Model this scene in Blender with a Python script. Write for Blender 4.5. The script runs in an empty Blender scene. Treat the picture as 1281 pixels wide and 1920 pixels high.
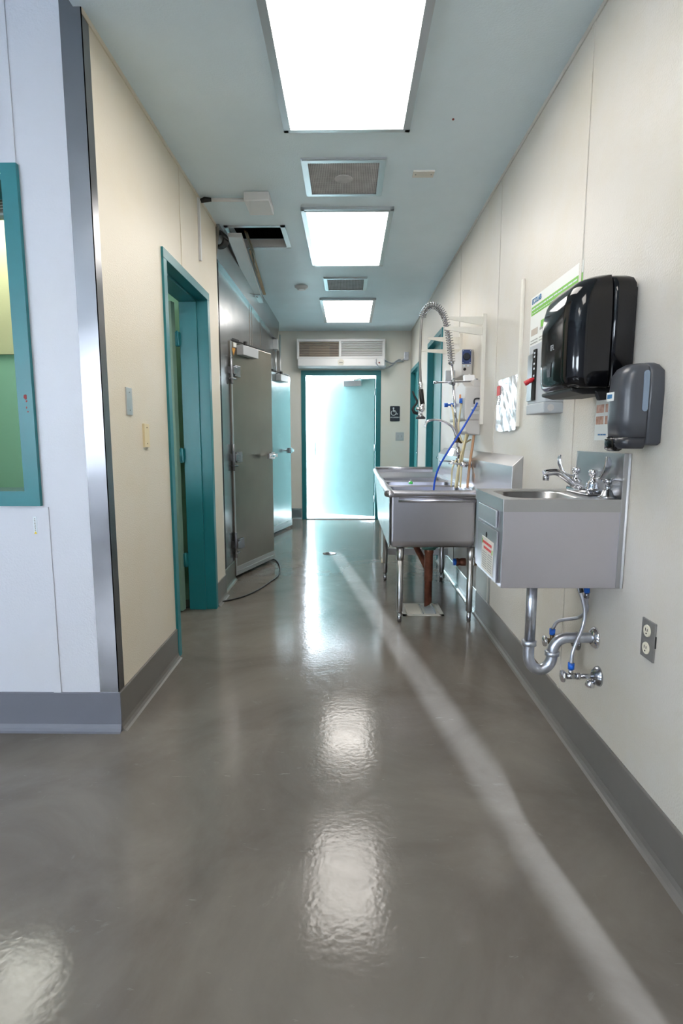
import bpy, math, random
from mathutils import Vector, Matrix
random.seed(7)
S = bpy.context.scene
COL = S.collection
PI = math.pi

# ------------------------------------------------------------------ materials
def nt(name):
    m = bpy.data.materials.new(name); m.use_nodes = True
    t = m.node_tree; b = t.nodes['Principled BSDF']
    return m, t, b
def N(t, typ, **kw):
    n = t.nodes.new(typ)
    for k, v in kw.items():
        if k in n.inputs: n.inputs[k].default_value = v
        else: setattr(n, k, v)
    return n
def coords(t, scale=(1, 1, 1)):
    tc = N(t, 'ShaderNodeNewGeometry'); mp = N(t, 'ShaderNodeMapping')
    mp.inputs['Scale'].default_value = scale
    t.links.new(tc.outputs['Position'], mp.inputs['Vector'])
    return mp.outputs['Vector']
def lin(c):
    return tuple((x/255/12.92 if x/255 <= .04045 else ((x/255+.055)/1.055)**2.4) for x in c) + (1,)
def mat(name, rgb, rough=.5, metal=0., var=0., vscale=3., bump=0., bscale=200., spec=.5, coat=0., stretch=(1, 1, 1), rvar=0., rgb2=None, alpha=1., emit=None):
    m, t, b = nt(name)
    c = lin(rgb)
    b.inputs['Base Color'].default_value = c
    b.inputs['Roughness'].default_value = rough
    b.inputs['Metallic'].default_value = metal
    b.inputs['Specular IOR Level'].default_value = spec
    b.inputs['Coat Weight'].default_value = coat
    b.inputs['Coat Roughness'].default_value = .08
    if var or rgb2:
        v = coords(t, stretch)
        n = N(t, 'ShaderNodeTexNoise', Scale=vscale, Detail=5., Roughness=.6)
        t.links.new(v, n.inputs['Vector'])
        mx = N(t, 'ShaderNodeMix'); mx.data_type = 'RGBA'
        c2 = lin(rgb2) if rgb2 else tuple(max(0, x*(1-var)) for x in c[:3]) + (1,)
        rr = N(t, 'ShaderNodeValToRGB'); rr.color_ramp.elements[0].position = .35; rr.color_ramp.elements[1].position = .68
        t.links.new(n.outputs['Fac'], rr.inputs['Fac'])
        t.links.new(rr.outputs['Color'], mx.inputs['Factor'])
        mx.inputs['A'].default_value = c; mx.inputs['B'].default_value = c2
        t.links.new(mx.outputs['Result'], b.inputs['Base Color'])
    if rvar:
        v = coords(t, stretch)
        n = N(t, 'ShaderNodeTexNoise', Scale=vscale*2, Detail=6.)
        t.links.new(v, n.inputs['Vector'])
        mr = N(t, 'ShaderNodeMapRange'); mr.inputs['To Min'].default_value = max(.02, rough-rvar); mr.inputs['To Max'].default_value = rough+rvar
        mr.inputs['From Min'].default_value = .3; mr.inputs['From Max'].default_value = .7
        t.links.new(n.outputs['Fac'], mr.inputs['Value']); t.links.new(mr.outputs['Result'], b.inputs['Roughness'])
    if bump:
        v = coords(t, stretch)
        n = N(t, 'ShaderNodeTexNoise', Scale=bscale, Detail=2.)
        t.links.new(v, n.inputs['Vector'])
        bp = N(t, 'ShaderNodeBump', Strength=bump, Distance=.004)
        t.links.new(n.outputs['Fac'], bp.inputs['Height']); t.links.new(bp.outputs['Normal'], b.inputs['Normal'])
    if emit:
        b.inputs['Emission Color'].default_value = lin(emit[0]); b.inputs['Emission Strength'].default_value = emit[1]
    return m

def steel(name, base=175, rough=.25, streak=(1, 60, 60), bump=.06, dark=.25, ripple=.0):
    bump = 0.
    """brushed sheet steel: fine brush lines plus soft tarnish and gentle oil canning"""
    m, t, b = nt(name)
    b.inputs['Metallic'].default_value = 1.
    v = coords(t, streak)
    n = N(t, 'ShaderNodeTexNoise', Scale=4., Detail=2.); t.links.new(v, n.inputs['Vector'])
    v2 = coords(t)
    n2 = N(t, 'ShaderNodeTexNoise', Scale=2.6, Detail=5.); t.links.new(v2, n2.inputs['Vector'])
    mx = N(t, 'ShaderNodeMix'); mx.data_type = 'RGBA'
    c = lin((base, base, base+1)) if isinstance(base, int) else lin(base)
    mx.inputs['A'].default_value = c; mx.inputs['B'].default_value = tuple(x*(1-dark) for x in c[:3]) + (1,)
    t.links.new(n2.outputs['Fac'], mx.inputs['Factor']); t.links.new(mx.outputs['Result'], b.inputs['Base Color'])
    mr = N(t, 'ShaderNodeMapRange'); mr.inputs['To Min'].default_value = max(.03, rough-.02); mr.inputs['To Max'].default_value = rough+.04
    t.links.new(n.outputs['Fac'], mr.inputs['Value']); t.links.new(mr.outputs['Result'], b.inputs['Roughness'])
    bp = N(t, 'ShaderNodeBump', Strength=bump, Distance=.002); t.links.new(n.outputs['Fac'], bp.inputs['Height'])
    if ripple:
        n3 = N(t, 'ShaderNodeTexNoise', Scale=4.5, Detail=1.); t.links.new(v2, n3.inputs['Vector'])
        b2 = N(t, 'ShaderNodeBump', Strength=ripple, Distance=.02); t.links.new(n3.outputs['Fac'], b2.inputs['Height'])
        t.links.new(b2.outputs['Normal'], b.inputs['Normal'])
    elif bump:
        t.links.new(bp.outputs['Normal'], b.inputs['Normal'])
    return m

def panel_wall(name, rgb, stain=.06, bump=.5):
    """pebbled fibreglass wall panel with faint yellowed stains"""
    m, t, b = nt(name)
    c = lin(rgb)
    v = coords(t)
    n = N(t, 'ShaderNodeTexNoise', Scale=1.7, Detail=6., Roughness=.65); t.links.new(v, n.inputs['Vector'])
    mr = N(t, 'ShaderNodeMapRange'); mr.inputs['From Min'].default_value = .45; mr.inputs['From Max'].default_value = .8
    t.links.new(n.outputs['Fac'], mr.inputs['Value'])
    mx = N(t, 'ShaderNodeMix'); mx.data_type = 'RGBA'; mx.inputs['A'].default_value = c
    mx.inputs['B'].default_value = (c[0]*(1-stain*.6), c[1]*(1-stain*1.4), c[2]*(1-stain*3.4), 1)
    t.links.new(mr.outputs['Result'], mx.inputs['Factor']); t.links.new(mx.outputs['Result'], b.inputs['Base Color'])
    b.inputs['Roughness'].default_value = .42
    n2 = N(t, 'ShaderNodeTexNoise', Scale=150., Detail=2.); t.links.new(v, n2.inputs['Vector'])
    bp = N(t, 'ShaderNodeBump', Strength=bump, Distance=.003); t.links.new(n2.outputs['Fac'], bp.inputs['Height'])
    t.links.new(bp.outputs['Normal'], b.inputs['Normal'])
    return m

def floor_mat():
    m, t, b = nt('grey_epoxy_floor')
    v = coords(t)
    n = N(t, 'ShaderNodeTexNoise', Scale=1.6, Detail=8., Roughness=.62, Distortion=.7); t.links.new(v, n.inputs['Vector'])
    n2 = N(t, 'ShaderNodeTexNoise', Scale=7., Detail=8., Roughness=.7, Distortion=1.5); t.links.new(v, n2.inputs['Vector'])
    r = N(t, 'ShaderNodeValToRGB'); r.color_ramp.elements[0].color = lin((92, 86, 80)); r.color_ramp.elements[1].color = lin((118, 112, 105))
    r.color_ramp.elements[0].position = .3; r.color_ramp.elements[1].position = .72
    t.links.new(n.outputs['Fac'], r.inputs['Fac'])
    r2 = N(t, 'ShaderNodeMapRange'); r2.inputs['From Min'].default_value = .62; r2.inputs['From Max'].default_value = .78; r2.inputs['To Max'].default_value = .38
    t.links.new(n2.outputs['Fac'], r2.inputs['Value'])
    mx = N(t, 'ShaderNodeMix'); mx.data_type = 'RGBA'; mx.inputs['B'].default_value = lin((150, 146, 140))
    t.links.new(r2.outputs['Result'], mx.inputs['Factor']); t.links.new(r.outputs['Color'], mx.inputs['A'])
    # fine scratches
    vs = coords(t, (2.2, 14, 1)); n4 = N(t, 'ShaderNodeTexNoise', Scale=3., Detail=4., Distortion=3.); t.links.new(vs, n4.inputs['Vector'])
    r4 = N(t, 'ShaderNodeMapRange'); r4.inputs['From Min'].default_value = .71; r4.inputs['From Max'].default_value = .76; r4.inputs['To Max'].default_value = .3
    t.links.new(n4.outputs['Fac'], r4.inputs['Value'])
    mx2 = N(t, 'ShaderNodeMix'); mx2.data_type = 'RGBA'; mx2.inputs['B'].default_value = lin((165, 162, 156))
    t.links.new(r4.outputs['Result'], mx2.inputs['Factor']); t.links.new(mx.outputs['Result'], mx2.inputs['A'])
    t.links.new(mx2.outputs['Result'], b.inputs['Base Color'])
    rr = N(t, 'ShaderNodeMapRange'); rr.inputs['From Min'].default_value = .3; rr.inputs['From Max'].default_value = .75
    rr.inputs['To Min'].default_value = .10; rr.inputs['To Max'].default_value = .20
    t.links.new(n2.outputs['Fac'], rr.inputs['Value']); t.links.new(rr.outputs['Result'], b.inputs['Roughness'])
    b.inputs['Specular IOR Level'].default_value = .38
    n3 = N(t, 'ShaderNodeTexNoise', Scale=55., Detail=1.); t.links.new(v, n3.inputs['Vector'])
    bp = N(t, 'ShaderNodeBump', Strength=.12, Distance=.003); t.links.new(n3.outputs['Fac'], bp.inputs['Height'])
    n5 = N(t, 'ShaderNodeTexNoise', Scale=3., Detail=2.); t.links.new(v, n5.inputs['Vector'])
    b5 = N(t, 'ShaderNodeBump', Strength=.05, Distance=.02); t.links.new(n5.outputs['Fac'], b5.inputs['Height'])
    t.links.new(bp.outputs['Normal'], b5.inputs['Normal']); t.links.new(b5.outputs['Normal'], b.inputs['Normal'])
    return m

def diffuser_mat():
    """prismatic acrylic lens over tubes, with a grid of small darker facets"""
    m, t, b = nt('lit_prismatic_lens')
    v = coords(t, (1, 1, 1))
    vo = N(t, 'ShaderNodeTexVoronoi', Scale=85., Randomness=0.); t.links.new(v, vo.inputs['Vector'])
    mr = N(t, 'ShaderNodeMapRange'); mr.inputs['From Min'].default_value = .24; mr.inputs['From Max'].default_value = .32
    mr.inputs['To Min'].default_value = .8; mr.inputs['To Max'].default_value = LIGHT
    t.links.new(vo.outputs['Distance'], mr.inputs['Value'])
    b.inputs['Base Color'].default_value = (.8, .8, .8, 1)
    b.inputs['Emission Color'].default_value = (1, .955, .895, 1)
    t.links.new(mr.outputs['Result'], b.inputs['Emission Strength'])
    return m
LIGHT = 9.5

M = dict(
    wall_cream=panel_wall('cream_wall_panel', (203, 198, 190), .06),
    wall_left=panel_wall('cream_wall_panel_left', (222, 214, 198), .045),
    wall_white=panel_wall('white_wall_panel', (205, 207, 216), .02, .3),
    wall_far=panel_wall('offwhite_wall_paint', (232, 230, 223), .03, .15),
    ceiling=mat('pale_blue_ceiling_paint', (226, 243, 252), .42, var=.05, vscale=2.5, bump=.25, bscale=110),
    floor=floor_mat(),
    base=mat('grey_cove_base', (112, 108, 104), .34, var=.12, vscale=4),
    base_blue=mat('grey_cove_base_front', (108, 110, 120), .4, var=.08, vscale=4),
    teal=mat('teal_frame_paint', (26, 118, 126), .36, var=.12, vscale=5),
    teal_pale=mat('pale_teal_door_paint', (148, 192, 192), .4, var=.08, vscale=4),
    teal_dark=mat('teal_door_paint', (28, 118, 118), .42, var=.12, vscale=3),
    green_door=mat('sage_green_paint', (122, 152, 136), .4, var=.08, vscale=4),
    green_wall=mat('mint_green_wall_paint', (146, 196, 166), .5, var=.04),
    cream_green=mat('yellow_green_wall_panel', (190, 192, 150), .5, var=.05),
    steel_h=steel('brushed_steel_sheet', 190, .28, (2, 2, 30), .0, .2, .02),
    steel_v=steel('cooler_wall_steel', 178, .24, (60, 60, 1), .05, .3, .12),
    steel_door=steel('tarnished_cooler_door_steel', (168, 162, 152), .30, (60, 60, 1), .04, .32, .18),
    steel_door2=steel('pale_cooler_door_steel', (196, 202, 202), .24, (60, 60, 1), .04, .15, .25),
    steel_sink=steel('sink_steel', (204, 201, 208), .30, (3, 3, 90), .05, .12, .03),
    steel_tub=steel('tub_steel', (198, 197, 204), .30, (4, 4, 60), .04, .2, .06),
    steel_guard=steel('corner_guard_steel', (146, 146, 150), .25, (3, 3, .5), .05, .45, .16),
    chrome=mat('chrome', (225, 225, 230), .07, 1.),
    chrome_worn=mat('worn_chrome', (180, 182, 188), .2, 1., var=.35, vscale=30),
    galv=mat('dull_galvanised_pipe', (208, 212, 222), .36, 1., var=.3, vscale=18),
    steel_plate=mat('satin_steel_plate', (150, 148, 146), .42, .6, var=.1, vscale=30),
    grey_drain=mat('dull_grey_drain', (84, 82, 78), .6),
    brass=mat('tarnished_brass', (120, 104, 84), .4, 1., var=.5, vscale=60),
    copper=mat('aged_copper_pipe', (150, 96, 78), .42, .7, var=.45, vscale=14),
    verdigris=mat('verdigris', (92, 140, 130), .7, .3, rgb2=(50, 70, 62), vscale=40, bump=.6, bscale=80),
    black_gloss=mat('glossy_black_plastic', (8, 9, 13), .08, spec=.45),
    black_smoke=mat('smoked_black_plastic', (24, 25, 28), .08, coat=.3),
    black=mat('matte_black_rubber', (18, 18, 20), .5),
    charcoal=mat('charcoal_plastic', (66, 68, 74), .32),
    charcoal_dark=mat('dark_charcoal_plastic', (42, 44, 50), .3),
    window_strip=mat('translucent_grey_window', (120, 134, 150), .25),
    grey_plastic=mat('light_grey_plastic', (176, 180, 184), .4),
    grey_plastic2=mat('warm_grey_plastic', (196, 192, 188), .45),
    white=mat('white_enamel', (228, 228, 230), .35),
    white_worn=mat('dirty_white_plastic', (226, 222, 212), .5, var=.08, vscale=9),
    cream=mat('cream_plastic', (226, 210, 170), .4),
    ivory=mat('ivory_plastic', (232, 226, 206), .35),
    dark=mat('dark_void_grey', (14, 13, 15), .9),
    vent=mat('dusty_vent_mesh', (206, 202, 202), .6, .0, var=.25, vscale=12),
    vent_dark=mat('dusty_vent_mesh_dark', (160, 152, 154), .6, .0, var=.25, vscale=12),
    vent_hole=mat('vent_perforation', (78, 74, 74), .8),
    alu=mat('aluminium_trim', (200, 204, 206), .32, .75),
    blue=mat('blue_plastic', (20, 92, 190), .35),
    blue_hose=mat('blue_rubber_hose', (20, 78, 190), .35),
    tube_clear=mat('yellowed_clear_tubing', (214, 200, 160), .25),
    tube_tan=mat('tan_rubber_tubing', (184, 140, 106), .35),
    sticker=mat('worn_paper_label', (222, 218, 208), .5, var=.05, vscale=30),
    paper=mat('white_paper', (226, 228, 224), .5),
    red=mat('red_plastic', (176, 20, 34), .3),
    red_ink=mat('red_ink', (214, 88, 86), .6),
    red_chip=mat('red_primer_chip', (128, 34, 34), .6),
    green_ink=mat('green_ink', (112, 180, 60), .5),
    grey_ink=mat('grey_ink', (150, 150, 146), .6),
    blue_ink=mat('blue_ink', (40, 110, 160), .5),
    skin_ink=mat('tan_photo_ink', (176, 128, 104), .6, rgb2=(214, 178, 160), vscale=60),
    navy=mat('navy_sign_plastic', (24, 34, 48), .35),
    sign_white=mat('sign_white', (214, 222, 228), .5),
    yellow=mat('yellow_ink', (226, 196, 40), .5),
    foil=mat('crinkled_foil_sheet', (235, 238, 240), .22, .55, bump=.9, bscale=14),
    floor_sink=mat('porcelain_floor_sink', (206, 204, 196), .4, var=.2, vscale=12),
    wood=mat('raw_timber', (196, 168, 132), .7, var=.2, vscale=20, stretch=(10, 1, 10)),
    beige_plate=mat('beige_corrugated_blind', (184, 172, 160), .6),
    concrete=mat('bright_concrete', (200, 200, 198), .8, var=.1),
    green_plug=mat('green_plastic', (60, 180, 80), .4),
)
M['lens'] = diffuser_mat()
def glass():
    m, t, b = nt('window_glass')
    b.inputs['Base Color'].default_value = (.95, 1, .97, 1); b.inputs['Roughness'].default_value = 0.
    b.inputs['Transmission Weight'].default_value = 1.; b.inputs['IOR'].default_value = 1.05
    return m
M['glass'] = glass()

# ------------------------------------------------------------------ mesh builder
class MB:
    def __init__(s, T=None):
        s.v = []; s.f = []; s.mi = []; s.sm = []; s.mats = []; s.T = T; s.cur = 0; s.bev = 0
    def use(s, m):
        if m not in s.mats: s.mats.append(m)
        s.cur = s.mats.index(m); return s
    def add(s, vs, fs, smooth=False):
        o = len(s.v)
        for p in vs:
            p = Vector(p)
            s.v.append(s.T @ p if s.T else p)
        for f in fs:
            s.f.append([o+i for i in f]); s.mi.append(s.cur); s.sm.append(smooth)
        return s
    def box(s, x0, x1, y0, y1, z0, z1):
        vs = [(x, y, z) for z in (z0, z1) for y in (y0, y1) for x in (x0, x1)]
        return s.add(vs, [(0, 2, 3, 1), (4, 5, 7, 6), (0, 1, 5, 4), (2, 6, 7, 3), (0, 4, 6, 2), (1, 3, 7, 5)])
    def obox(s, c, ax, ay, az):
        """box from centre and three half-axis vectors"""
        c = Vector(c); ax, ay, az = Vector(ax), Vector(ay), Vector(az)
        vs = [c + i*ax + j*ay + k*az for k in (-1, 1) for j in (-1, 1) for i in (-1, 1)]
        return s.add(vs, [(0, 2, 3, 1), (4, 5, 7, 6), (0, 1, 5, 4), (2, 6, 7, 3), (0, 4, 6, 2), (1, 3, 7, 5)])
    def bar(s, a, b, w, h, up=(0, 0, 1)):
        a, b = Vector(a), Vector(b); d = b-a; L = d.length; d.normalize()
        r = d.cross(Vector(up)); r.normalize(); u = r.cross(d)
        return s.obox((a+b)/2, d*L/2, r*w/2, u*h/2)
    def loops(s, loops, cap0=True, cap1=True, smooth=True, closed=True):
        n = len(loops[0]); vs = [p for l in loops for p in l]; fs = []
        for i in range(len(loops)-1):
            for j in range(n if closed else n-1):
                k = (j+1) % n
                fs.append((i*n+j, i*n+k, (i+1)*n+k, (i+1)*n+j))
        s.add(vs, fs, smooth)
        o = len(s.v)-len(vs)
        if cap0: s.f.append([o+j for j in reversed(range(n))]); s.mi.append(s.cur); s.sm.append(False)
        if cap1: s.f.append([o+(len(loops)-1)*n+j for j in range(n)]); s.mi.append(s.cur); s.sm.append(False)
        return s
    def tube(s, pts, r, n=14, caps=True):
        pts = [Vector(p) for p in pts]; rs = r if isinstance(r, (list, tuple)) else [r]*len(pts)
        d0 = (pts[1]-pts[0]).normalized()
        u = d0.orthogonal().normalized(); L = []
        for i, p in enumerate(pts):
            if i == 0: d = d0
            elif i == len(pts)-1: d = (pts[i]-pts[i-1]).normalized()
            else:
                d = ((pts[i]-pts[i-1]).normalized() + (pts[i+1]-pts[i]).normalized())
                d = d.normalized() if d.length > 1e-6 else (pts[i]-pts[i-1]).normalized()
            u = (u - u.dot(d)*d); u = u.normalized() if u.length > 1e-6 else d.orthogonal().normalized()
            w = d.cross(u)
            L.append([p + rs[i]*(math.cos(2*PI*k/n)*u + math.sin(2*PI*k/n)*w) for k in range(n)])
        return s.loops(L, caps, caps)
    def cyl(s, a, b, r, r2=None, n=20):
        return s.tube([a, b], [r, r if r2 is None else r2], n)
    def lathe(s, o, ax, prof, n=24):
        """prof: list of (radius, height along ax)"""
        o = Vector(o); ax = Vector(ax).normalized(); u = ax.orthogonal().normalized(); w = ax.cross(u)
        L = [[o + ax*h + max(r, 1e-4)*(math.cos(2*PI*k/n)*u + math.sin(2*PI*k/n)*w) for k in range(n)] for r, h in prof]
        return s.loops(L, True, True)
    def prism(s, poly, axis, d0, d1):
        """poly: 2D points; axis x: (y,z), axis y: (x,z), axis z: (x,y)"""
        def P(a, b, d): return {'x': (d, a, b), 'y': (a, d, b), 'z': (a, b, d)}[axis]
        return s.loops([[P(a, b, d0) for a, b in poly], [P(a, b, d1) for a, b in poly]], smooth=False)
    def sphere(s, c, r, n=16, sz=1.):
        c = Vector(c)
        return s.lathe(c, (0, 0, 1), [(r*math.sin(PI*i/8), -r*sz*math.cos(PI*i/8)) for i in range(9)], n)
    def build(s, name, m=None, parent=None, bevel=0, seg=2):
        me = bpy.data.meshes.new(name)
        vs = s.v
        o = bpy.data.objects.new(name, me); COL.objects.link(o)
        if parent is not None:
            off = Vector(parent['_o']) if '_o' in parent else ORG[parent.name]
            o.parent = parent
        else:
            xs = [p.x for p in vs]; ys = [p.y for p in vs]; zs = [p.z for p in vs]
            off = Vector(((min(xs)+max(xs))/2, (min(ys)+max(ys))/2, min(zs)))
            o.location = off
        ORG[o.name] = off
        me.from_pydata([tuple(p-off) for p in vs], [], s.f)
        mats = s.mats or [m]
        if m is not None and s.mats and None in s.mats: mats = [m if x is None else x for x in s.mats]
        for q in mats: me.materials.append(q)
        for i, p in enumerate(me.polygons):
            p.material_index = s.mi[i] if s.mats else 0; p.use_smooth = s.sm[i]
        import bmesh
        bm = bmesh.new(); bm.from_mesh(me); bmesh.ops.recalc_face_normals(bm, faces=bm.faces); bm.to_mesh(me); bm.free()
        if bevel:
            md = o.modifiers.new('bevel', 'BEVEL'); md.width = bevel; md.segments = seg; md.limit_method = 'ANGLE'; md.angle_limit = math.radians(50)
        return o
ORG = {}
def thing(name, label, cat, loc, group=None, kind=None):
    o = bpy.data.objects.new(name, None); COL.objects.link(o); o.location = loc; o.empty_display_size = .05
    ORG[o.name] = Vector(loc)
    if label: o['label'] = label
    if cat: o['category'] = cat
    if group: o['group'] = group
    if kind: o['kind'] = kind
    return o
def tag(o, label, cat, group=None):
    o['label'] = label; o['category'] = cat
    if group: o['group'] = group
    return o
def struct(o, label=None):
    o['kind'] = 'structure'
    if label: o['label'] = label
    return o
def copy_tree(o, parent=None):
    c = o.copy(); COL.objects.link(c); c.parent = parent; ORG[c.name] = ORG[o.name]
    for ch in list(o.children): copy_tree(ch, c)
    return c
def box(name, m, x0, x1, y0, y1, z0, z1, parent=None, bevel=0):
    return MB().box(x0, x1, y0, y1, z0, z1).build(name, m, parent, bevel)
def rrect(x0, x1, y0, y1, r, z, n=6):
    out = []
    for cx, cy, a in ((x1-r, y1-r, 0), (x0+r, y1-r, 90), (x0+r, y0+r, 180), (x1-r, y0+r, 270)):
        for i in range(n+1):
            t = math.radians(a+90*i/n); out.append((cx+r*math.cos(t), cy+r*math.sin(t), z))
    return out
def rbody(levels, n=6):
    """lofted body whose front (low x) corners are rounded and whose back corners stay square"""
    b = MB(); L = []
    for (z, x0, x1, y0, y1, r) in levels:
        out = []
        for cx, cy, a, q in ((x1, y1, 0, .002), (x0, y1, 90, r), (x0, y0, 180, r), (x1, y0, 270, .002)):
            ccx = cx-q if cx == x1 else cx+q; ccy = cy-q if cy == y1 else cy+q
            for i in range(n+1):
                t = math.radians(a+90*i/n); out.append((ccx+q*math.cos(t), ccy+q*math.sin(t), z))
        L.append(out)
    b.loops(L); return b
def arc(c, r, a0, a1, n, plane='xz', y=0):
    out = []
    for i in range(n+1):
        t = math.radians(a0+(a1-a0)*i/n); p, q = c[0]+r*math.cos(t), c[1]+r*math.sin(t)
        out.append((p, y, q) if plane == 'xz' else ((y, p, q) if plane == 'yz' else (p, q, y)))
    return out
def smooth_path(pts, n=8):
    pts = [Vector(p) for p in pts]; P = [pts[0]*2-pts[1]]+pts+[pts[-1]*2-pts[-2]]; out = []
    for i in range(1, len(P)-2):
        a, b, c, d = P[i-1:i+3]
        for k in range(n):
            t = k/n
            out.append(.5*((2*b)+(c-a)*t+(2*a-5*b+4*c-d)*t*t+(3*b-a-3*c+d)*t**3))
    out.append(pts[-1]); return out
def text(txt, size, origin, xdir, ydir, m, name, parent, extrude=.0006, align='LEFT', bold=False):
    cu = bpy.data.curves.new(name, 'FONT'); cu.body = txt; cu.size = size; cu.extrude = extrude; cu.align_x = align
    if bold: cu.offset = size*.02
    tmp = bpy.data.objects.new('tmp', cu); COL.objects.link(tmp)
    dg = bpy.context.evaluated_depsgraph_get(); me = bpy.data.meshes.new_from_object(tmp.evaluated_get(dg))
    bpy.data.objects.remove(tmp); bpy.data.curves.remove(cu)
    xd, yd = Vector(xdir).normalized(), Vector(ydir).normalized(); zd = xd.cross(yd)
    R = Matrix((xd, yd, zd)).transposed(); off = ORG[parent.name]
    for v in me.vertices: v.co = R @ v.co + Vector(origin) - off
    me.materials.clear(); me.materials.append(m)
    o = bpy.data.objects.new(name, me); COL.objects.link(o); o.parent = parent; ORG[o.name] = off
    return o

# ------------------------------------------------------------------ dimensions
XR, XL, H, YF, YC, BB = .88, -.94, 2.69, 8.13, 2.15, .165
H2 = 2.86         # slightly higher ceiling of the open room
XC = -.97        # cooler wall face

# ------------------------------------------------------------------ shell
struct(MB().box(-5, 3, -5, YF+.15, -.1, 0).build('floor', M['floor']))
c = MB()     # ceiling with the open access hatch
hx0, hx1, hy0, hy1 = -.86, -.49, 4.20, 4.62
c.box(-.955, 3, -5, YC, H, H+.06); c.box(-5, 3, YC+.02, hy0, H, H+.06); c.box(-.955, 3, YC, YC+.02, H, H+.06); c.box(-5, -.955, -5, YC, H2, H2+.06); c.box(-.965, -.955, -5, YC, H, H2+.06); c.box(-5, 3, hy1, YF+.15, H, H+.06); c.box(-5, hx0, hy0, hy1, H, H+.06); c.box(hx1, 3, hy0, hy1, H, H+.06)
struct(c.build('ceiling', M['ceiling']))
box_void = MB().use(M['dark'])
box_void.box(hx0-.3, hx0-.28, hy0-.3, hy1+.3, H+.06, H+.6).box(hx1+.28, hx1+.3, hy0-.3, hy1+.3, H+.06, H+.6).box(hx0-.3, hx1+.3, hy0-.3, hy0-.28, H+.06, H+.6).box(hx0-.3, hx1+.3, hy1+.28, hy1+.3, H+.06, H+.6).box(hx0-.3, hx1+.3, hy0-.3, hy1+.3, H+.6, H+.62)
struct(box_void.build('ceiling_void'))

def yz_wall(name, x0, x1, y0, y1, z0, z1, holes, m):
    """wall slab along Y with door-like holes (y0,y1,z0,z1)"""
    w = MB(); y = y0
    for a, b, q0, q1 in sorted(holes):
        w.box(x0, x1, y, a, z0, z1); w.box(x0, x1, a, b, q1, z1)
        if q0 > z0: w.box(x0, x1, a, b, z0, q0)
        y = b
    w.box(x0, x1, y, y1, z0, z1)
    return struct(w.build(name, m))
def xz_wall(name, y0, y1, x0, x1, z0, z1, holes, m):
    w = MB(); x = x0
    for a, b, q0, q1 in sorted(holes):
        w.box(x, a, y0, y1, z0, z1); w.box(a, b, y0, y1, q1, z1)
        if q0 > z0: w.box(a, b, y0, y1, z0, q0)
        x = b
    w.box(x, x1, y0, y1, z0, z1)
    return struct(w.build(name, m))
# right wall, two doorways near the far end
D3 = (7.18, 8.0, 0, 2.10); D4 = (5.42, 6.32, 0, 2.18)
yz_wall('wall_right', XR, XR+.14, -4, YF, 0, H, [D3, D4], M['wall_cream'])
yz_wall('wall_left', XL-.16, XL, YC+.003, 4.14, 0, H, [(2.96, 3.80, 0, 2.105)], M['wall_left'])
struct(box('wall_front_edge', M['wall_white'], XL-.16, XL, YC, YC+.003, 0, H2))
xz_wall('wall_front', YC, YC+.14, -4.6, XL-.16, 0, H2, [(-2.75, -1.245, .985, 2.135)], M['wall_white'])
xz_wall('wall_far', YF, YF+.15, XC-.2, XR+.14, 0, H, [(-.665, .44, 0, 2.12)], M['wall_far'])
yz_wall('wall_cooler', XC-.12, XC, 4.14, YF, 0, 2.50, [(4.66, 5.44, 0, 1.985), (6.68, 7.48, 0, 1.985)], M['steel_v'])
w = MB().box(-3.2, -3.15, 4.14, YF, 0, 2.5).box(-3.2, XC-.12, 6.0, 6.05, 0, 2.5).box(-3.2, XC-.12, YF-.02, YF+.03, 0, 2.5).box(-3.2, XC-.12, 4.14, YF, 2.45, 2.5)
struct(w.build('wall_cooler_inside', M['steel_v']))
struct(box('wall_cooler_top', M['wall_far'], XC-.12, XC-.02, 4.14, YF, 2.50, H))
# the room the camera stands in
yz_wall('wall_side', -4.6, -4.46, -4, YC, 0, H2, [(-2.2, -1.2, 1.2, 2.1)], M['wall_white'])  # unseen window opening added here to brighten the back and right walls
xz_wall('wall_back', -4.14, -4, -4.6, XR+.14, 0, H2, [(-4.1, -2.3, 1.1, 2.2)], M['wall_white'])
w = MB()
for x in (-4.1, -3.2, -2.34): w.box(x, x+.04, -4.1, -4.04, 1.1, 2.2)
w.box(-4.1, -2.3, -4.1, -4.04, 1.1, 1.14).box(-4.1, -2.3, -4.1, -4.04, 2.16, 2.2)
struct(w.build('window_2', M['alu']))
# small room behind the teal window and doorway
struct(MB().box(-3.6, XL-.16, 4.02, 4.13, 0, 1.78).build('wall_inner', M['green_wall']))
struct(MB().box(-1.9, XL-.16, 4.02, 4.13, 1.78, H).build('wall_inner_corner', M['green_wall']))
struct(MB().box(-3.6, -1.9, 3.995, 4.13, 1.78, H).build('wall_inner_upper', M['cream_green']))
struct(box('wall_inner_side', M['green_wall'], -3.7, -3.6, YC+.14, 4.13, 0, H))
for x in (-2.33, -2.27):
    pass
struct(MB().box(XC-.16, XR+.5, YF+.001, YF+.14, 2.69, 2.8).build('trim_1', M['wall_far']))

# wall panel battens
k = 2
def batten(m, *b):
    global k
    struct(box('trim_%d' % k, m, *b)); k += 1
for y in (2.223, 3.43, 4.596): batten(M['wall_cream'], XR-.004, XR, y-.012, y+.012, BB, H)
batten(M['wall_cream'], XR-.004, XR, 1.02-.012, 1.02+.012, BB, H)
batten(M['wall_left'], XL, XL+.004, 3.268, 3.292, 2.145, H)
batten(M['wall_white'], -1.235, -1.205, YC-.005, YC, 2.18, H2)
batten(M['wall_white'], -1.205, -1.175, YC-.005, YC, BB, .93)
batten(M['wall_cream'], XR-.006, XR, -4, YF, H-.02, H)
batten(M['wall_left'], XL, XL+.006, YC, 4.14, H-.02, H)

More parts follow.
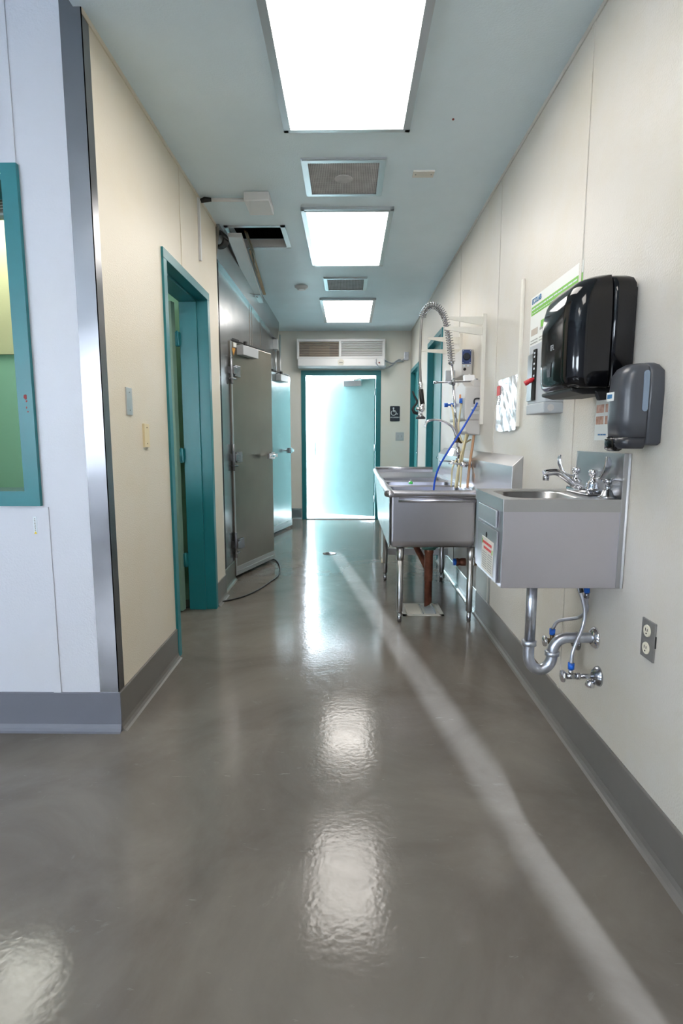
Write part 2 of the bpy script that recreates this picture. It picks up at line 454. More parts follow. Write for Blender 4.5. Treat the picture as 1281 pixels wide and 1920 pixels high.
# baseboards, coved at the foot
def cove_x(name, xw, sgn, y0, y1, m):
    t = .008
    poly = [(xw, 0), (xw+sgn*.03, 0), (xw+sgn*.02, .004), (xw+sgn*.012, .014), (xw+sgn*t, .03), (xw+sgn*t, BB-.003), (xw+sgn*(t-.003), BB), (xw, BB)]
    L = [[(a, y, b) for a, b in poly] for y in (y0, y1)]
    return struct(MB().loops(L, smooth=False).build(name, m))
def cove_y(name, yw, x0, x1, m):
    t = .008
    poly = [(yw, 0), (yw-.03, 0), (yw-.02, .004), (yw-.012, .014), (yw-t, .03), (yw-t, BB-.003), (yw-t+.003, BB), (yw, BB)]
    L = [[(x, a, b) for a, b in poly] for x in (x0, x1)]
    return struct(MB().loops(L, smooth=False).build(name, m))
cove_x('baseboard_right', XR, -1, -4, 3.72, M['base'])
cove_x('baseboard_right_far', XR, -1, 4.95, 5.36, M['base'])
struct(cove_x('baseboard_sink', XR, -1, 3.72, 4.95, M['steel_door2']))
cove_x('baseboard_left', XL, 1, YC-.005, 2.915, M['base'])
cove_x('baseboard_left_far', XL, 1, 3.845, 4.14, M['base'])
cove_y('baseboard_front', YC, -4.46, XL+.008, M['base_blue'])
cove_y('baseboard_far', YF, -.86, -.69, M['steel_v'])
cove_y('baseboard_far_right', YF, .46, XR, M['base'])
cove_x('baseboard_cooler', XC, 1, 4.14, 4.62, M['steel_door'])

# ------------------------------------------------------------------ left doorway with open green leaf
d = thing('door_1', 'teal framed doorway in the left wall with its sage green leaf swung inward', None, (XL, 3.38, 0), kind='structure')
f = MB()
for (y0, y1) in ((2.915, 2.968), (3.79, 3.843)): f.box(XL-.175, XL+.012, y0, y1, 0, 2.095)
f.box(XL-.175, XL+.012, 2.915, 3.843, 2.095, 2.145)
f.box(XL-.175, XL-.06, 2.968, 2.982, 0, 2.08).box(XL-.175, XL-.06, 3.776, 3.79, 0, 2.08).box(XL-.175, XL-.06, 2.968, 3.79, 2.08, 2.095)
f.build('door_frame', M['teal'], d, .002)
T = Matrix.Translation((-1.135, 3.755, 0)) @ Matrix.Rotation(math.radians(-10), 4, 'Z')
MB(T).box(-.80, 0, -.05, 0, .012, 2.07).build('door_leaf', M['green_door'], d, .002)
for z in (.36, 1.08, 1.84):
    MB().box(-1.137, -1.112, 3.745, 3.79, z-.045, z+.045).cyl((-1.124, 3.748, z-.05), (-1.124, 3.748, z+.05), .007).build('hinge', M['teal'], d)

# ------------------------------------------------------------------ far door to the outside
d = thing('door_2', 'pale teal exterior door standing ajar in a teal frame at the corridor end', None, (-.11, YF, 0), kind='structure')
f = MB()
f.box(-.681, -.617, YF-.012, YF+.16, 0, 2.077).box(.389, .458, YF-.012, YF+.16, 0, 2.077).box(-.681, .458, YF-.012, YF+.16, 2.077, 2.146)
f.build('door_frame', M['teal'], d, .002)
MB().box(-.617, .389, YF, YF+.16, 0, .012).build('threshold', M['alu'], d)
LA = 21.
T = Matrix.Translation((.372, YF+.075, 0)) @ Matrix.Rotation(math.radians(-LA), 4, 'Z')
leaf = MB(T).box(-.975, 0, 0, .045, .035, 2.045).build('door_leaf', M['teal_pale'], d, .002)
MB(T).box(-.968, -.945, -.012, 0, .93, 1.13).build('latch_plate', M['alu'], leaf)
cl = MB(T).box(-.46, -.19, -.06, 0, 1.94, 2.02).build('door_closer', M['alu'], d, .004)
MB(T).bar((-.3, -.03, 2.03), (-.12, -.10, 2.055), .02, .012).cyl((-.3, -.03, 2.01), (-.3, -.03, 2.04), .012).build('closer_arm', M['brass'], cl)
for z in (.3, 1.05, 1.85): MB().cyl((.38, YF+.07, z-.05), (.38, YF+.07, z+.05), .009).build('hinge', M['alu'], d)

# doorways in the right wall near the far end
def right_door(name, D, label):
    y0, y1, _, z1 = D
    d = thing(name, label, None, (XR, (y0+y1)/2, 0), kind='structure')
    f = MB(); t = .05
    f.box(XR-.012, XR+.15, y0-t+.02, y0+.02, 0, z1-.01).box(XR-.012, XR+.15, y1-.02, y1+t-.02, 0, z1-.01).box(XR-.012, XR+.15, y0-t+.02, y1+t-.02, z1-.01, z1+t-.01)
    f.build('door_frame', M['teal'], d, .002)
    MB().box(XR+.05, XR+.09, y0+.02, y1-.02, .01, z1-.01).build('door_leaf', M['teal_dark'], d)
    MB().cyl((XR+.05, y0+.1, 1.0), (XR+.0, y0+.1, 1.0), .012).cyl((XR+.01, y0+.1, 1.0), (XR+.01, y0+.21, 1.0), .011).build('door_handle', M['chrome'], d)
right_door('door_3', D3, 'teal door in the right wall closest to the far corner')
right_door('door_4', D4, 'taller teal door in the right wall behind the sprayer')

# ------------------------------------------------------------------ teal window in the front wall
d = thing('window_1', 'teal framed interior window in the white wall at far left', None, (-2.0, YC, .93), kind='structure')
f = MB().use(M['teal'])
x0, x1, z0, z1, t = -2.80, -1.198, .935, 2.178, .058
f.box(x1-t, x1, YC-.018, YC+.15, z0+t, z1-t).box(x0, x0+t, YC-.018, YC+.15, z0+t, z1-t).box(x0, x1, YC-.018, YC+.15, z0, z0+t).box(x0, x1, YC-.018, YC+.15, z1-t, z1)
f.use(M['red_chip'])
def chip(mb, cx, cz, r, y, sx=1., ph=0):
    random.seed(int(cz*1000)); n = 9
    pts = [(cx+sx*r*(.6+.6*random.random())*math.cos(2*PI*i/n+ph), cz+r*(.6+.6*random.random())*math.sin(2*PI*i/n+ph)) for i in range(n)]
    mb.prism(pts, 'y', y-.0006, y+.0004)
chip(f, -1.226, 1.352, .010, YC-.018, .8); chip(f, -1.222, 1.336, .005, YC-.018, .8); chip(f, -1.223, 1.312, .005, YC-.018, .4); chip(f, -1.219, 1.297, .003, YC-.018)
f.use(M['sign_white'])
f.bar((-1.262, YC-.0185, 2.165), (-1.256, YC-.0185, 2.14), .002, .001).bar((-1.262, YC-.0185, 2.165), (-1.268, YC-.0185, 2.14), .002, .001).bar((-1.259, YC-.0185, 2.152), (-1.265, YC-.0185, 2.152), .002, .001)
f.build('window_frame', None, d)
box('glass_pane', M['glass'], x0+t, x1-t, YC+.07, YC+.074, z0+t, z1-t, d)
b = MB().use(M['white']).box(-2.7, -1.27, 2.33, 2.37, 2.165, 2.185).box(-2.7, -1.27, 2.325, 2.375, 2.072, 2.082).use(M['beige_plate'])
for i in range(7): b.box(-2.7, -1.27, 2.33, 2.372, 2.086+i*.011, 2.092+i*.011)
b.use(M['white']).box(-2.7, -1.27, 2.32, 2.38, 2.185, 2.215)
tag(b.build('raised_blind'), 'raised slatted blind bunched at the top behind the teal window', 'blind')
s = MB().use(M['sign_white']).box(-1.24, -1.226, YC-.0015, YC+.001, .822, .892).use(M['grey_ink'])
for i in range(8): s.box(-1.236+.001*(i % 2), -1.231, YC-.002, YC-.001, .836+i*.0065, .840+i*.0065)
s.use(M['yellow']).prism([(-1.239, .823), (-1.227, .823), (-1.233, .834)], 'y', YC-.0025, YC-.001)
tag(s.build('warning_sticker'), 'tiny sticker with yellow triangle below the teal window', 'sticker')
for x, l in ((-2.34, 'left one of two screw heads in the yellow panel seen through the window'), (-2.29, 'right one of two screw heads in the yellow panel seen through the window')):
    tag(MB().cyl((x, 3.99, 1.835), (x, 3.996, 1.835), .006).build('screw_head', M['grey_ink']), l, 'screw', 'screws in the yellow panel')

# ------------------------------------------------------------------ corner guard
g = MB().box(-1.015, XL+.003, YC-.003, YC, .168, H2).box(XL, XL+.003, YC-.003, YC+.052, .168, H)
tag(g.build('corner_guard', M['steel_guard']), 'tall brushed steel guard wrapping the wall corner on the left', 'corner guard')

# ------------------------------------------------------------------ cooler (walk-in) details
f = MB()
f.prism([(XC, 2.46), (XC+.03, 2.46), (XC+.035, 2.50), (XC+.055, H-.04), (XC+.055, H), (XC, H)], 'y', 4.145, 7.55)
tag(f.build('cooler_top_flashing', M['steel_v']), 'sloping sheet metal flashing between cooler wall and ceiling', 'flashing')
for i, y in enumerate((4.30, 5.62, 5.75, 6.3, 7.62, 7.72)):
    struct(box('trim_%d' % k, M['dark'] if i in (0,) else M['steel_door'], XC, XC+.003, y-.006, y+.006, .17, 2.46)); k += 1
jb = MB().box(XC, XC+.06, 7.35, 7.48, 2.32, 2.45)
tag(jb.build('junction_box', M['alu'], None, .004), 'grey electrical box high on the cooler wall near the far corner', 'electrical box')
tag(MB().tube([(XC+.02, 7.42, 2.33), (XC+.02, 7.42, 1.98)], .010).build('wall_conduit', M['alu']), 'short metal conduit dropping from the electrical box on the cooler wall', 'conduit')
tag(MB().tube([(XC+.02, 7.9, 2.6), (XC+.02, 7.9, 1.7)], .012).build('wall_conduit', M['alu']), 'metal conduit running down the cooler wall nearest the far corner', 'conduit')

def cooler_door(label, T, W, Hd, zb, m, hinges, closer_y, full=True):
    """local frame: origin at hinge, leaf runs along +Y, outer face at +X"""
    o = T @ Vector((0, W/2, 0))
    d = thing('cooler_door', label, 'cooler door', (o.x, o.y, 0), 'walk-in cooler doors in the steel wall')
    MB(T).box(0, .10, 0, W, zb, zb+Hd).build('door_panel', m, d, .004)
    MB(T).box(.10, .106, 0, W, zb, zb+.075).box(.105, .112, .02, W-.02, zb+.03, zb+.036).box(-.02, .02, .02, W-.02, zb-.012, zb).build('sweep_gasket', M['alu'], d)
    MB(T).box(.1, .107, -.004, .012, zb, zb+Hd).build('edge_trim', M['alu'], d)
    for z in hinges:
        h = MB(T)
        h.box(.10, .125, .03, .12, z-.045, z+.045).box(.09, .14, -.02, .035, z-.03, z+.03)
        h.box(.005, .07, -.12, -.03, z-.045, z+.045)
        h.cyl((.118, -.02, z-.11), (.118, -.02, z+.11), .012).box(.10, .135, -.03, .03, z-.075, z-.06)
        h.build('hinge', M['chrome_worn'], d, .004)
    h = MB(T)
    z = 1.03
    h.box(.10, .13, W-.08, W-.01, z-.035, z+.035).tube(smooth_path([(.13, W-.06, z), (.165, W-.10, z), (.175, W-.22, z)]), [.014]*4+[.013]*9+[.011]*4 if False else .013)
    h.box(.155, .185, W-.24, W-.17, z-.024, z+.024)
    h.box(.08, .12, W, W+.07, z-.02, z+.02)
    h.build('latch_handle', M['chrome'], d, .004)
    c = MB(T).box(.10, .165, closer_y, closer_y+.27, zb+Hd-.10, zb+Hd-.02).build('door_closer', M['grey_plastic'], d, .005)
    MB(T).bar((.13, closer_y+.1, zb+Hd), (.04, closer_y+.62, zb+Hd+.03), .016, .008).bar((.13, closer_y+.1, zb+Hd), (.03, closer_y-.02, zb+Hd+.03), .016, .008).cyl((.13, closer_y+.1, zb+Hd-.03), (.13, closer_y+.1, zb+Hd+.02), .018).box(.01, .05, closer_y+.02, closer_y+.14, zb+Hd+.005, zb+Hd+.045).build('closer_arm', M['black'], c)
    return d
hx, hy = -1.03, 4.60
T1 = Matrix.Translation((-1.055, 4.66, 0)) @ Matrix.Rotation(math.radians(-18.), 4, 'Z')
d1 = cooler_door('nearer walk-in cooler door of dull grey-brown steel standing ajar', T1, .755, 1.945, .03, M['steel_door'], (.30, 1.035, 1.74), .10)
s = MB(T1).prism([(.02, 1.925), (.085, 1.925), (.05, 1.865)], 'x', .1005, .1015).build('warning_triangle', mat('orange_label', (190, 140, 70), .5), d1)
MB(T1).box(.1005, .1015, .05, .10, 1.935, 1.97).build('white_label', M['paper'], d1)
T2 = Matrix.Translation((-1.057, 6.67, 0)) @ Matrix.Rotation(math.radians(-14.), 4, 'Z')
d2 = cooler_door('farther walk-in cooler door of pale reflective steel next to the far wall', T2, .80, 1.955, .03, M['steel_door2'], (.30, 1.035, 1.74), .30)

# white channel from hatch to cooler top, with wires
g = MB().use(M['white']).bar((-.83, 4.26, 2.655), (-.925, 5.80, 2.60), .10, .03)
g.use(M['alu']).bar((-.918, 5.68, 2.600), (-.93, 5.95, 2.59), .10, .035).use(M['chrome']).sphere((-.905, 5.72, 2.58), .012)
tag(g.build('metal_channel'), 'white metal cover strip hanging from the open ceiling hatch toward the cooler', 'channel')
w = MB().use(M['wood']).bar((-.775, 4.62, 2.665), (-.868, 5.95, 2.655), .028, .012).use(M['brass']).tube(smooth_path([(-.765, 4.3, 2.70), (-.77, 4.6, 2.665), (-.80, 4.95, 2.655), (-.815, 5.2, 2.66), (-.85, 5.8, 2.665)]), .006).tube(smooth_path([(-.76, 4.35, 2.71), (-.755, 4.62, 2.655), (-.79, 4.9, 2.645)]), .007)
tag(w.build('loose_wiring'), 'loose wires and timber lath along the white hatch channel', 'wiring')
fr = MB().use(M['alu'])
fr.box(hx0-.03, hx1+.035, hy0-.03, hy0, H-.006, H).box(hx0-.03, hx1+.035, hy1, hy1+.02, H-.006, H).box(hx1, hx1+.035, hy0-.03, hy1+.02, H-.006, H).box(hx0-.03, hx0, hy0-.03, hy1+.02, H-.006, H)
fr.use(M['white']).box(hx0, hx1, hy1-.005, hy1+.012, H, H+.055)
tag(fr.build('hatch_frame', None), 'metal frame around the open dark ceiling hatch', 'hatch frame')
r = MB()
for i in range(5):
    r.tube([(-.925+.045*math.cos(t)*(.8+.1*i), 4.165+.012*i, 2.60+.05*math.sin(t)) for t in [j*2*PI/20 for j in range(21)]], .009, 8)
tag(r.build('cable_coil', M['black']), 'small black coil of cable tucked above the cream wall end', 'cable')

# ------------------------------------------------------------------ ceiling lights
def troffer(x, y0, y1, label):
    d = thing('ceiling_light', label, 'ceiling light', (x, (y0+y1)/2, H-.02), 'recessed fluorescent ceiling lights')
    w = .305; f = MB(); t = .022
    for z0, z1, a, ww in ((H-.018, H, 0, t), (H-.022, H-.004, t, .012)):
        f.box(x-w+a, x-w+a+ww, y0+a, y1-a, z0, z1).box(x+w-a-ww, x+w-a, y0+a, y1-a, z0, z1).box(x-w+a, x+w-a, y0+a, y0+a+ww, z0, z1).box(x-w+a, x+w-a, y1-a-ww, y1-a, z0, z1)
    f.build('frame', M['alu'], d)
    box('diffuser', M['lens'], x-w+.03, x+w-.03, y0+.03, y1-.03, H-.012, H-.004, d)
    return d
t1 = troffer(-.012, 1.72, 2.935, 'large glowing ceiling light nearest the camera')
def shift(o, dy, label, dx=0):
    c = copy_tree(o); c.location = c.location + Vector((dx, dy, 0)); c['label'] = label; return c
shift(t1, 3.89-1.72-.03, 'middle glowing ceiling light between the two square vents')
shift(t1, 6.255-1.72, 'smallest glowing ceiling light, closest to the far wall')
shift(t1, -2.36, 'added unseen ceiling light overhead, continuing the row to brighten the near wall')  # extra light added out of view for the near right wall and steel faces
shift(t1, -3.4, 'ceiling light in the open room, reflected only in shiny surfaces', -1.6).location.z += H2-H
shift(t1, 3.0-1.72, 'ceiling light in the small green room behind the window', -2.35)

def vent(x0, x1, y0, y1, label, m, holes, disc):
    d = thing('ceiling_vent', label, 'vent', ((x0+x1)/2, (y0+y1)/2, H-.02), 'grille vents in the ceiling')
    t = .035; f = MB()
    for a, z in ((0, H-.008), (.006, H-.014)):
        f.box(x0+a, x0+t, y0+a, y1-a, z, H).box(x1-t, x1-a, y0+a, y1-a, z, H).box(x0+t, x1-t, y0+a, y0+t, z, H).box(x0+t, x1-t, y1-t, y1-a, z, H)
    f.build('frame', M['alu'], d)
    g = MB().use(m).box(x0+t, x1-t, y0+t, y1-t, H-.008, H)
    g.use(M['vent_hole'])
    n = holes; W = x1-x0-2*t; D = y1-y0-2*t
    for i in range(n):
        for j in range(n):
            cx = x0+t+(i+.5)*W/n; cy = y0+t+(j+.5)*D/n
            g.add([(cx-W/n*.22, cy-D/n*.22, H-.0085), (cx+W/n*.22, cy-D/n*.22, H-.0085), (cx+W/n*.22, cy+D/n*.22, H-.0085), (cx-W/n*.22, cy+D/n*.22, H-.0085)], [(0, 1, 2, 3)])
    g.build('mesh_grille', None, d)
    if disc: MB().lathe(((x0+x1)/2, (y0+y1)/2, H-.012), (0, 0, 1), [(.05, 0), (.055, .003)]).build('damper_disc', m, d)
vent(-.262, .20, 3.215, 3.675, 'larger square ceiling vent just beyond the nearest light', M['vent'], 40, True)
vent(-.242, .177, 5.465, 5.915, 'smaller looking dark ceiling vent between middle and far lights', M['vent_dark'], 24, False)
s = MB().lathe((-.473, 5.78, H), (0, 0, -1), [(.065, 0), (.065, .012), (.058, .018), (.045, .020), (.04, .034), (.03, .038)])
tag(s.build('smoke_detector', M['white']), 'round white smoke detector on the ceiling left of the vents', 'smoke detector')
s = MB().use(M['white_worn']).box(.363, .482, 3.364, 3.437, H-.008, H).use(M['grey_ink']).cyl((.378, 3.40, H-.01), (.378, 3.40, H-.007), .004).cyl((.467, 3.40, H-.01), (.467, 3.40, H-.007), .004)
tag(s.build('ceiling_cover_plate', None), 'small white cover plate on the ceiling right of the larger vent', 'cover plate')
s = MB().cyl((.491, 2.858, H-.004), (.491, 2.858, H), .005)
tag(s.build('ceiling_hook', M['red_chip']), 'tiny reddish anchor stud in the ceiling right of the nearest light', 'stud')
d = thing('surface_box', 'white surface mounted box with conduit on the ceiling at left', 'junction box', (-.56, 3.73, H-.06))
MB().box(-.645, -.49, 3.62, 3.85, H-.055, H).build('box_body', M['white'], d, .006)
MB().tube([(-.645, 3.70, H-.018), (-.86, 3.695, H-.018)], .011).build('conduit_run', M['white'], d)
MB().tube([(-.86, 3.695, H-.018), (-.90, 3.69, H-.02), (-.925, 3.685, H-.03)], [.011, .016, .013]).build('black_elbow', M['black'], d)
s = MB().box(XL-.002, XL+.014, 3.655, 3.675, 2.30, H-.02)
tag(s.build('vertical_raceway', M['white']), 'thin white cable raceway dropping down the left cream wall', 'raceway')

# ------------------------------------------------------------------ left wall plates
s = MB().use(M['alu']).box(XL-.002, XL+.006, 2.373, 2.434, 1.295, 1.41).use(M['grey_ink']).cyl((XL+.006, 2.403, 1.39), (XL+.008, 2.403, 1.39), .003).cyl((XL+.006, 2.403, 1.315), (XL+.008, 2.403, 1.315), .003)
tag(s.build('steel_blank_plate', None, None, .0015), 'blank steel wall plate on the left cream wall', 'wall plate')
s = MB().use(M['cream']).box(XL-.002, XL+.010, 2.552, 2.612, 1.155, 1.262).use(M['brass']).cyl((XL+.01, 2.582, 1.245), (XL+.012, 2.582, 1.245), .003).cyl((XL+.01, 2.582, 1.172), (XL+.012, 2.582, 1.172), .003)
tag(s.build('cream_blank_plate', None, None, .0015), 'yellowish cream wall plate on the left wall, lower than the steel one', 'wall plate')

# ------------------------------------------------------------------ floor things
s = MB().tube(smooth_path([(-1.45, 3.62, .008), (-1.187, 3.775, .007), (-.956, 3.93, .007), (-.816, 4.054, .007), (-.72, 4.25, .007), (-.655, 4.50, .007), (-.612, 4.72, .007), (-.63, 5.0, .007), (-.70, 5.30, .008), (-.80, 5.42, .012)], 10), .006, 8)
tag(s.build('power_cord', M['black']), 'black cord snaking across the floor from left doorway to cooler door', 'cord')
s = MB().use(M['grey_drain']).lathe((-.198, 5.69, 0), (0, 0, 1), [(.07, 0), (.07, .003), (.06, .004)]).use(M['dark'])
for i in range(6): s.box(-.198-.04, -.198+.04, 5.69-.045+i*.016, 5.69-.037+i*.016, .004, .0045)
tag(s.build('floor_drain', None), 'small round drain in the middle of the far floor', 'drain')
d = thing('floor_sink', 'square off-white floor sink with half grate under the tub legs', 'floor sink', (.51, 3.79, 0))
s = MB(); a0, a1, b0, b1 = .37, .65, 3.655, 3.93
s.box(a0, a1, b0, b0+.025, 0, .006).box(a0, a1, b1-.025, b1, 0, .006).box(a0, a0+.025, b0, b1, 0, .006).box(a1-.025, a1, b0, b1, 0, .006)
s.box(a0, a1, b0, b1, 0, .001)
s.build('rim', M['floor_sink'], d)
MB().box(a0+.03, .50, b0+.03, b1-.03, .001, .008).build('half_grate', M['white_worn'], d, .002)
MB().box(.51, .515, b0+.03, b1-.03, .001, .009).box(.595, .60, b0+.03, b1-.03, .001, .012).build('grate_rail', M['chrome_worn'], d)
s = MB().box(.53, .60, b0+.05, b1-.05, .0012, .002).build('basin_floor', M['grey_plastic'], d)

# ------------------------------------------------------------------ far wall things
d = thing('air_curtain', 'long white air curtain unit above the far door', 'air curtain', (-.12, YF, 2.16))
y0 = 7.97
b = MB()
ax0, ax1 = -.725, .505
b.box(ax0, ax1, y0, YF, 2.52, 2.555).box(ax0, ax1, y0, YF, 2.285, 2.315).box(ax0, ax0+.032, y0, YF, 2.315, 2.52).box(ax1-.04, ax1, y0, YF, 2.315, 2.52).box(-.14, -.105, y0, YF, 2.315, 2.52)
b.prism([(y0, 2.285), (YF, 2.285), (YF, 2.165), (y0+.03, 2.165), (y0-.01, 2.19)], 'x', ax0+.012, ax1+.012)
b.build('housing', M['white'], d, .004)
s = MB()
for i in range(9):
    z = 2.325+i*.0225; s.obox((-.415, y0+.012, z), (.275, 0, 0), (0, .008, .005), (0, .001, -.0015))
s.build('dirty_louvres', M['beige_plate'], d)
s = MB()
for i in range(9):
    z = 2.325+i*.0225; s.obox((.18, y0+.012, z), (.285, 0, 0), (0, .010, .007), (0, .002, -.003))
s.build('clean_louvres', M['white'], d)
MB().use(M['vent_dark']).box(ax0+.03, -.14, y0+.05, y0+.06, 2.315, 2.52).use(M['beige_plate']).box(-.55, -.27, y0+.03, y0+.05, 2.32, 2.46).build('filter_backing', None, d)
MB().box(-.105, ax1-.04, y0+.028, y0+.035, 2.315, 2.52).build('filter_screen', M['grey_plastic2'], d)
s = MB().use(M['white_worn']).lathe((-.11, y0-.006, 2.235), (0, -1, 0), [(.045, 0), (.045, .003)]).use(M['grey_ink']).box(-.135, -.085, y0-.012, y0-.008, 2.23, 2.24)
s.build('oval_badge', None, d)
d = thing('switch_box', 'small white switch box with red button on the air curtain corner', 'switch', (.45, 7.93, 2.2))
MB().box(.385, .495, 7.915, 7.965, 2.185, 2.29).build('box_body', M['white'], d, .004)
MB().cyl((.42, 7.905, 2.225), (.42, 7.916, 2.225), .010).build('red_button', M['red_chip'], d)
s = MB().tube(smooth_path([(.38, 7.93, 2.27), (.375, 7.92, 2.22), (.43, 7.93, 2.165), (.52, 8.0, 2.165), (.60, 8.05, 2.20), (.68, 8.09, 2.26), (.74, 8.10, 2.27), (.79, 8.12, 2.30)]), .010).tube(smooth_path([(.495, 7.94, 2.26), (.56, 8.0, 2.24), (.62, 8.06, 2.235), (.68, 8.09, 2.275), (.72, 8.1, 2.29), (.76, 8.11, 2.265), (.80, 8.12, 2.32)]), .009)
tag(s.build('flexible_conduit', M['galv']), 'looped grey flexible conduit right of the air curtain', 'conduit')
s = MB().box(.784, .846, YF-.03, YF, 2.285, 2.395)
tag(s.build('outlet_box', M['galv'], None, .003), 'grey outlet box high on the far wall near the right corner', 'electrical box')
# accessibility sign
d = thing('accessible_sign', 'dark wheelchair symbol sign on the wall right of the far door', 'sign', (.663, YF, 1.43))
pl = [(a, c) for a, c, _ in [(p[0], p[1], 0) for p in rrect(.592, .734, 1.43, 1.645, .012, 0)]]
MB().prism(pl, 'y', YF-.006, YF).build('sign_plate', M['navy'], d)
s = MB(); y = YF-.008; cx, cz = .64, 1.545
s.cyl((cx+.002, y, 1.615), (cx+.002, y+.003, 1.615), .012)
s.tube([(cx+.002, y+.001, 1.60), (cx+.005, y+.001, 1.565)], .008, 8)
s.tube([(cx+.005, y+.001, 1.565), (cx+.036, y+.001, 1.565), (cx+.050, y+.001, 1.53), (cx+.066, y+.001, 1.536)], .006, 8)
s.tube([(cx+.004, y+.001, 1.582), (cx+.03, y+.001, 1.582)], .004, 8)
s.tube([(cx+.003+.034*math.cos(t), y+.001, 1.548+.034*math.sin(t)) for t in [math.radians(115+i*11) for i in range(22)]], .005, 8)
s.build('wheelchair_symbol', M['sign_white'], d)
text('ACCESSIBLE', .0245, (.663, YF-.007, 1.478), (1, 0, 0), (0, 0, 1), M['sign_white'], 'lettering', d, align='CENTER', bold=True)
d = thing('double_switch_plate', 'small steel double switch plate below the wheelchair sign', 'switch plate', (.736, YF, 1.155))
MB().box(.677, .795, YF-.006, YF, 1.155, 1.273).build('plate', M['alu'], d, .002)
for x in (.712, .76): MB().box(x-.006, x+.006, YF-.018, YF-.006, 1.20, 1.23).build('toggle', M['grey_plastic'], d)

# ------------------------------------------------------------------ hand sink
HX0, HX1, HY0, HY1, HZ0, HZ1 = .491, .878, 1.755, 2.13, .718, 1.006
d = thing('hand_sink', 'boxy wall mounted steel hand sink with faucet on the right wall', 'hand sink', (.69, 1.94, .718))
b = MB(); t = .003
b.box(HX0, HX1, HY0, HY0+t, HZ0, HZ1-.002).box(HX0, HX1, HY1-t, HY1, HZ0, HZ1-.002).box(HX0, HX1, HY0, HY1, HZ0, HZ0+t)
b.box(HX0, HX0+t, HY0, HY1, HZ0, HZ1-.002)
b.build('cabinet_body', M['steel_sink'], d, .0015)
outer = rrect(HX0-.003, HX1, HY0-.003, HY1+.002, .003, HZ1)
low = rrect(HX0-.003, HX1, HY0-.003, HY1+.002, .003, HZ1-.040)
r = MB().loops([low, outer, rrect(.525, .775, 1.80, 2.095, .07, HZ1-.001), rrect(.535, .765, 1.81, 2.085, .065, HZ1-.010), rrect(.55, .75, 1.83, 2.065, .06, HZ1-.12), rrect(.60, .70, 1.88, 2.01, .045, HZ1-.135)], cap0=False, cap1=True)
for i in range(len(r.sm)): r.sm[i] = i >= 56
r.build('rim_and_basin', M['steel_h'], d)
# left end panel: bin flap and door
MB().box(HX0-.008, HX0-.001, 1.815, 2.06, .905, .963).build('towel_flap', M['steel_h'], d, .002)
p = MB().use(M['steel_h']).box(HX0-.006, HX0-.001, 1.80, 2.065, .722, .895).use(M['dark']).cyl((HX0-.0068, 1.935, .862), (HX0-.005, 1.935, .862), .010)
p.build('access_panel', None, d, .001)
MB().box(HX0-.002, HX1+.0, HY1-.001, HY1+.012, .705, .735).build('mount_lip', M['brass'], d)
s = MB().use(M['sticker']).box(HX0-.0075, HX0-.006, 1.838, 1.99, .732, .85).use(M['red_ink'])
random.seed(3)
y = HX0-.0079
def words(mb, xa, u0, u1, z, h, gap=.004, ax='x', wmin=.010, wmax=.03):
    u = u0
    while u < u1-.003:
        w = min(random.uniform(wmin, wmax), u1-u)
        if ax == 'x': mb.box(xa-.0004, xa+.0004, u, u+w, z, z+h)
        else: mb.box(u, u+w, xa-.0004, xa+.0004, z, z+h)
        u += w+gap
words(s, y, 1.855, 1.975, .828, .009, .003, wmin=.018, wmax=.035); words(s, y, 1.86, 1.965, .810, .009, .003, wmin=.018, wmax=.035)
s.use(M['green_ink']).box(y-.0004, y+.0004, 1.978, 1.986, .825, .842).box(y-.0004, y+.0004, 1.842, 1.850, .806, .822)
s.use(M['grey_ink'])
for i in range(8): words(s, y, 1.85, 1.905, .797-i*.008, .0022); words(s, y, 1.92, 1.98, .797-i*.008, .0022)
s.build('instruction_sticker', None, d)
MB().box(.862, .878, HY0-.002, 2.125, HZ1-.01, 1.150).box(.858, .880, HY0-.004, HY0, .72, 1.150).build('backsplash', M['steel_h'], d, .001)
s = MB().tube([(.874, HY0-.006, .72), (.876, HY0-.006, 1.15)], .004, 8)
s.build('sealant_bead', M['white'], d)
MB().lathe((.65, 1.945, HZ1-.134), (0, 0, 1), [(.028, 0), (.026, .003), (.01, .002)]).build('basin_strainer', M['chrome'], d)

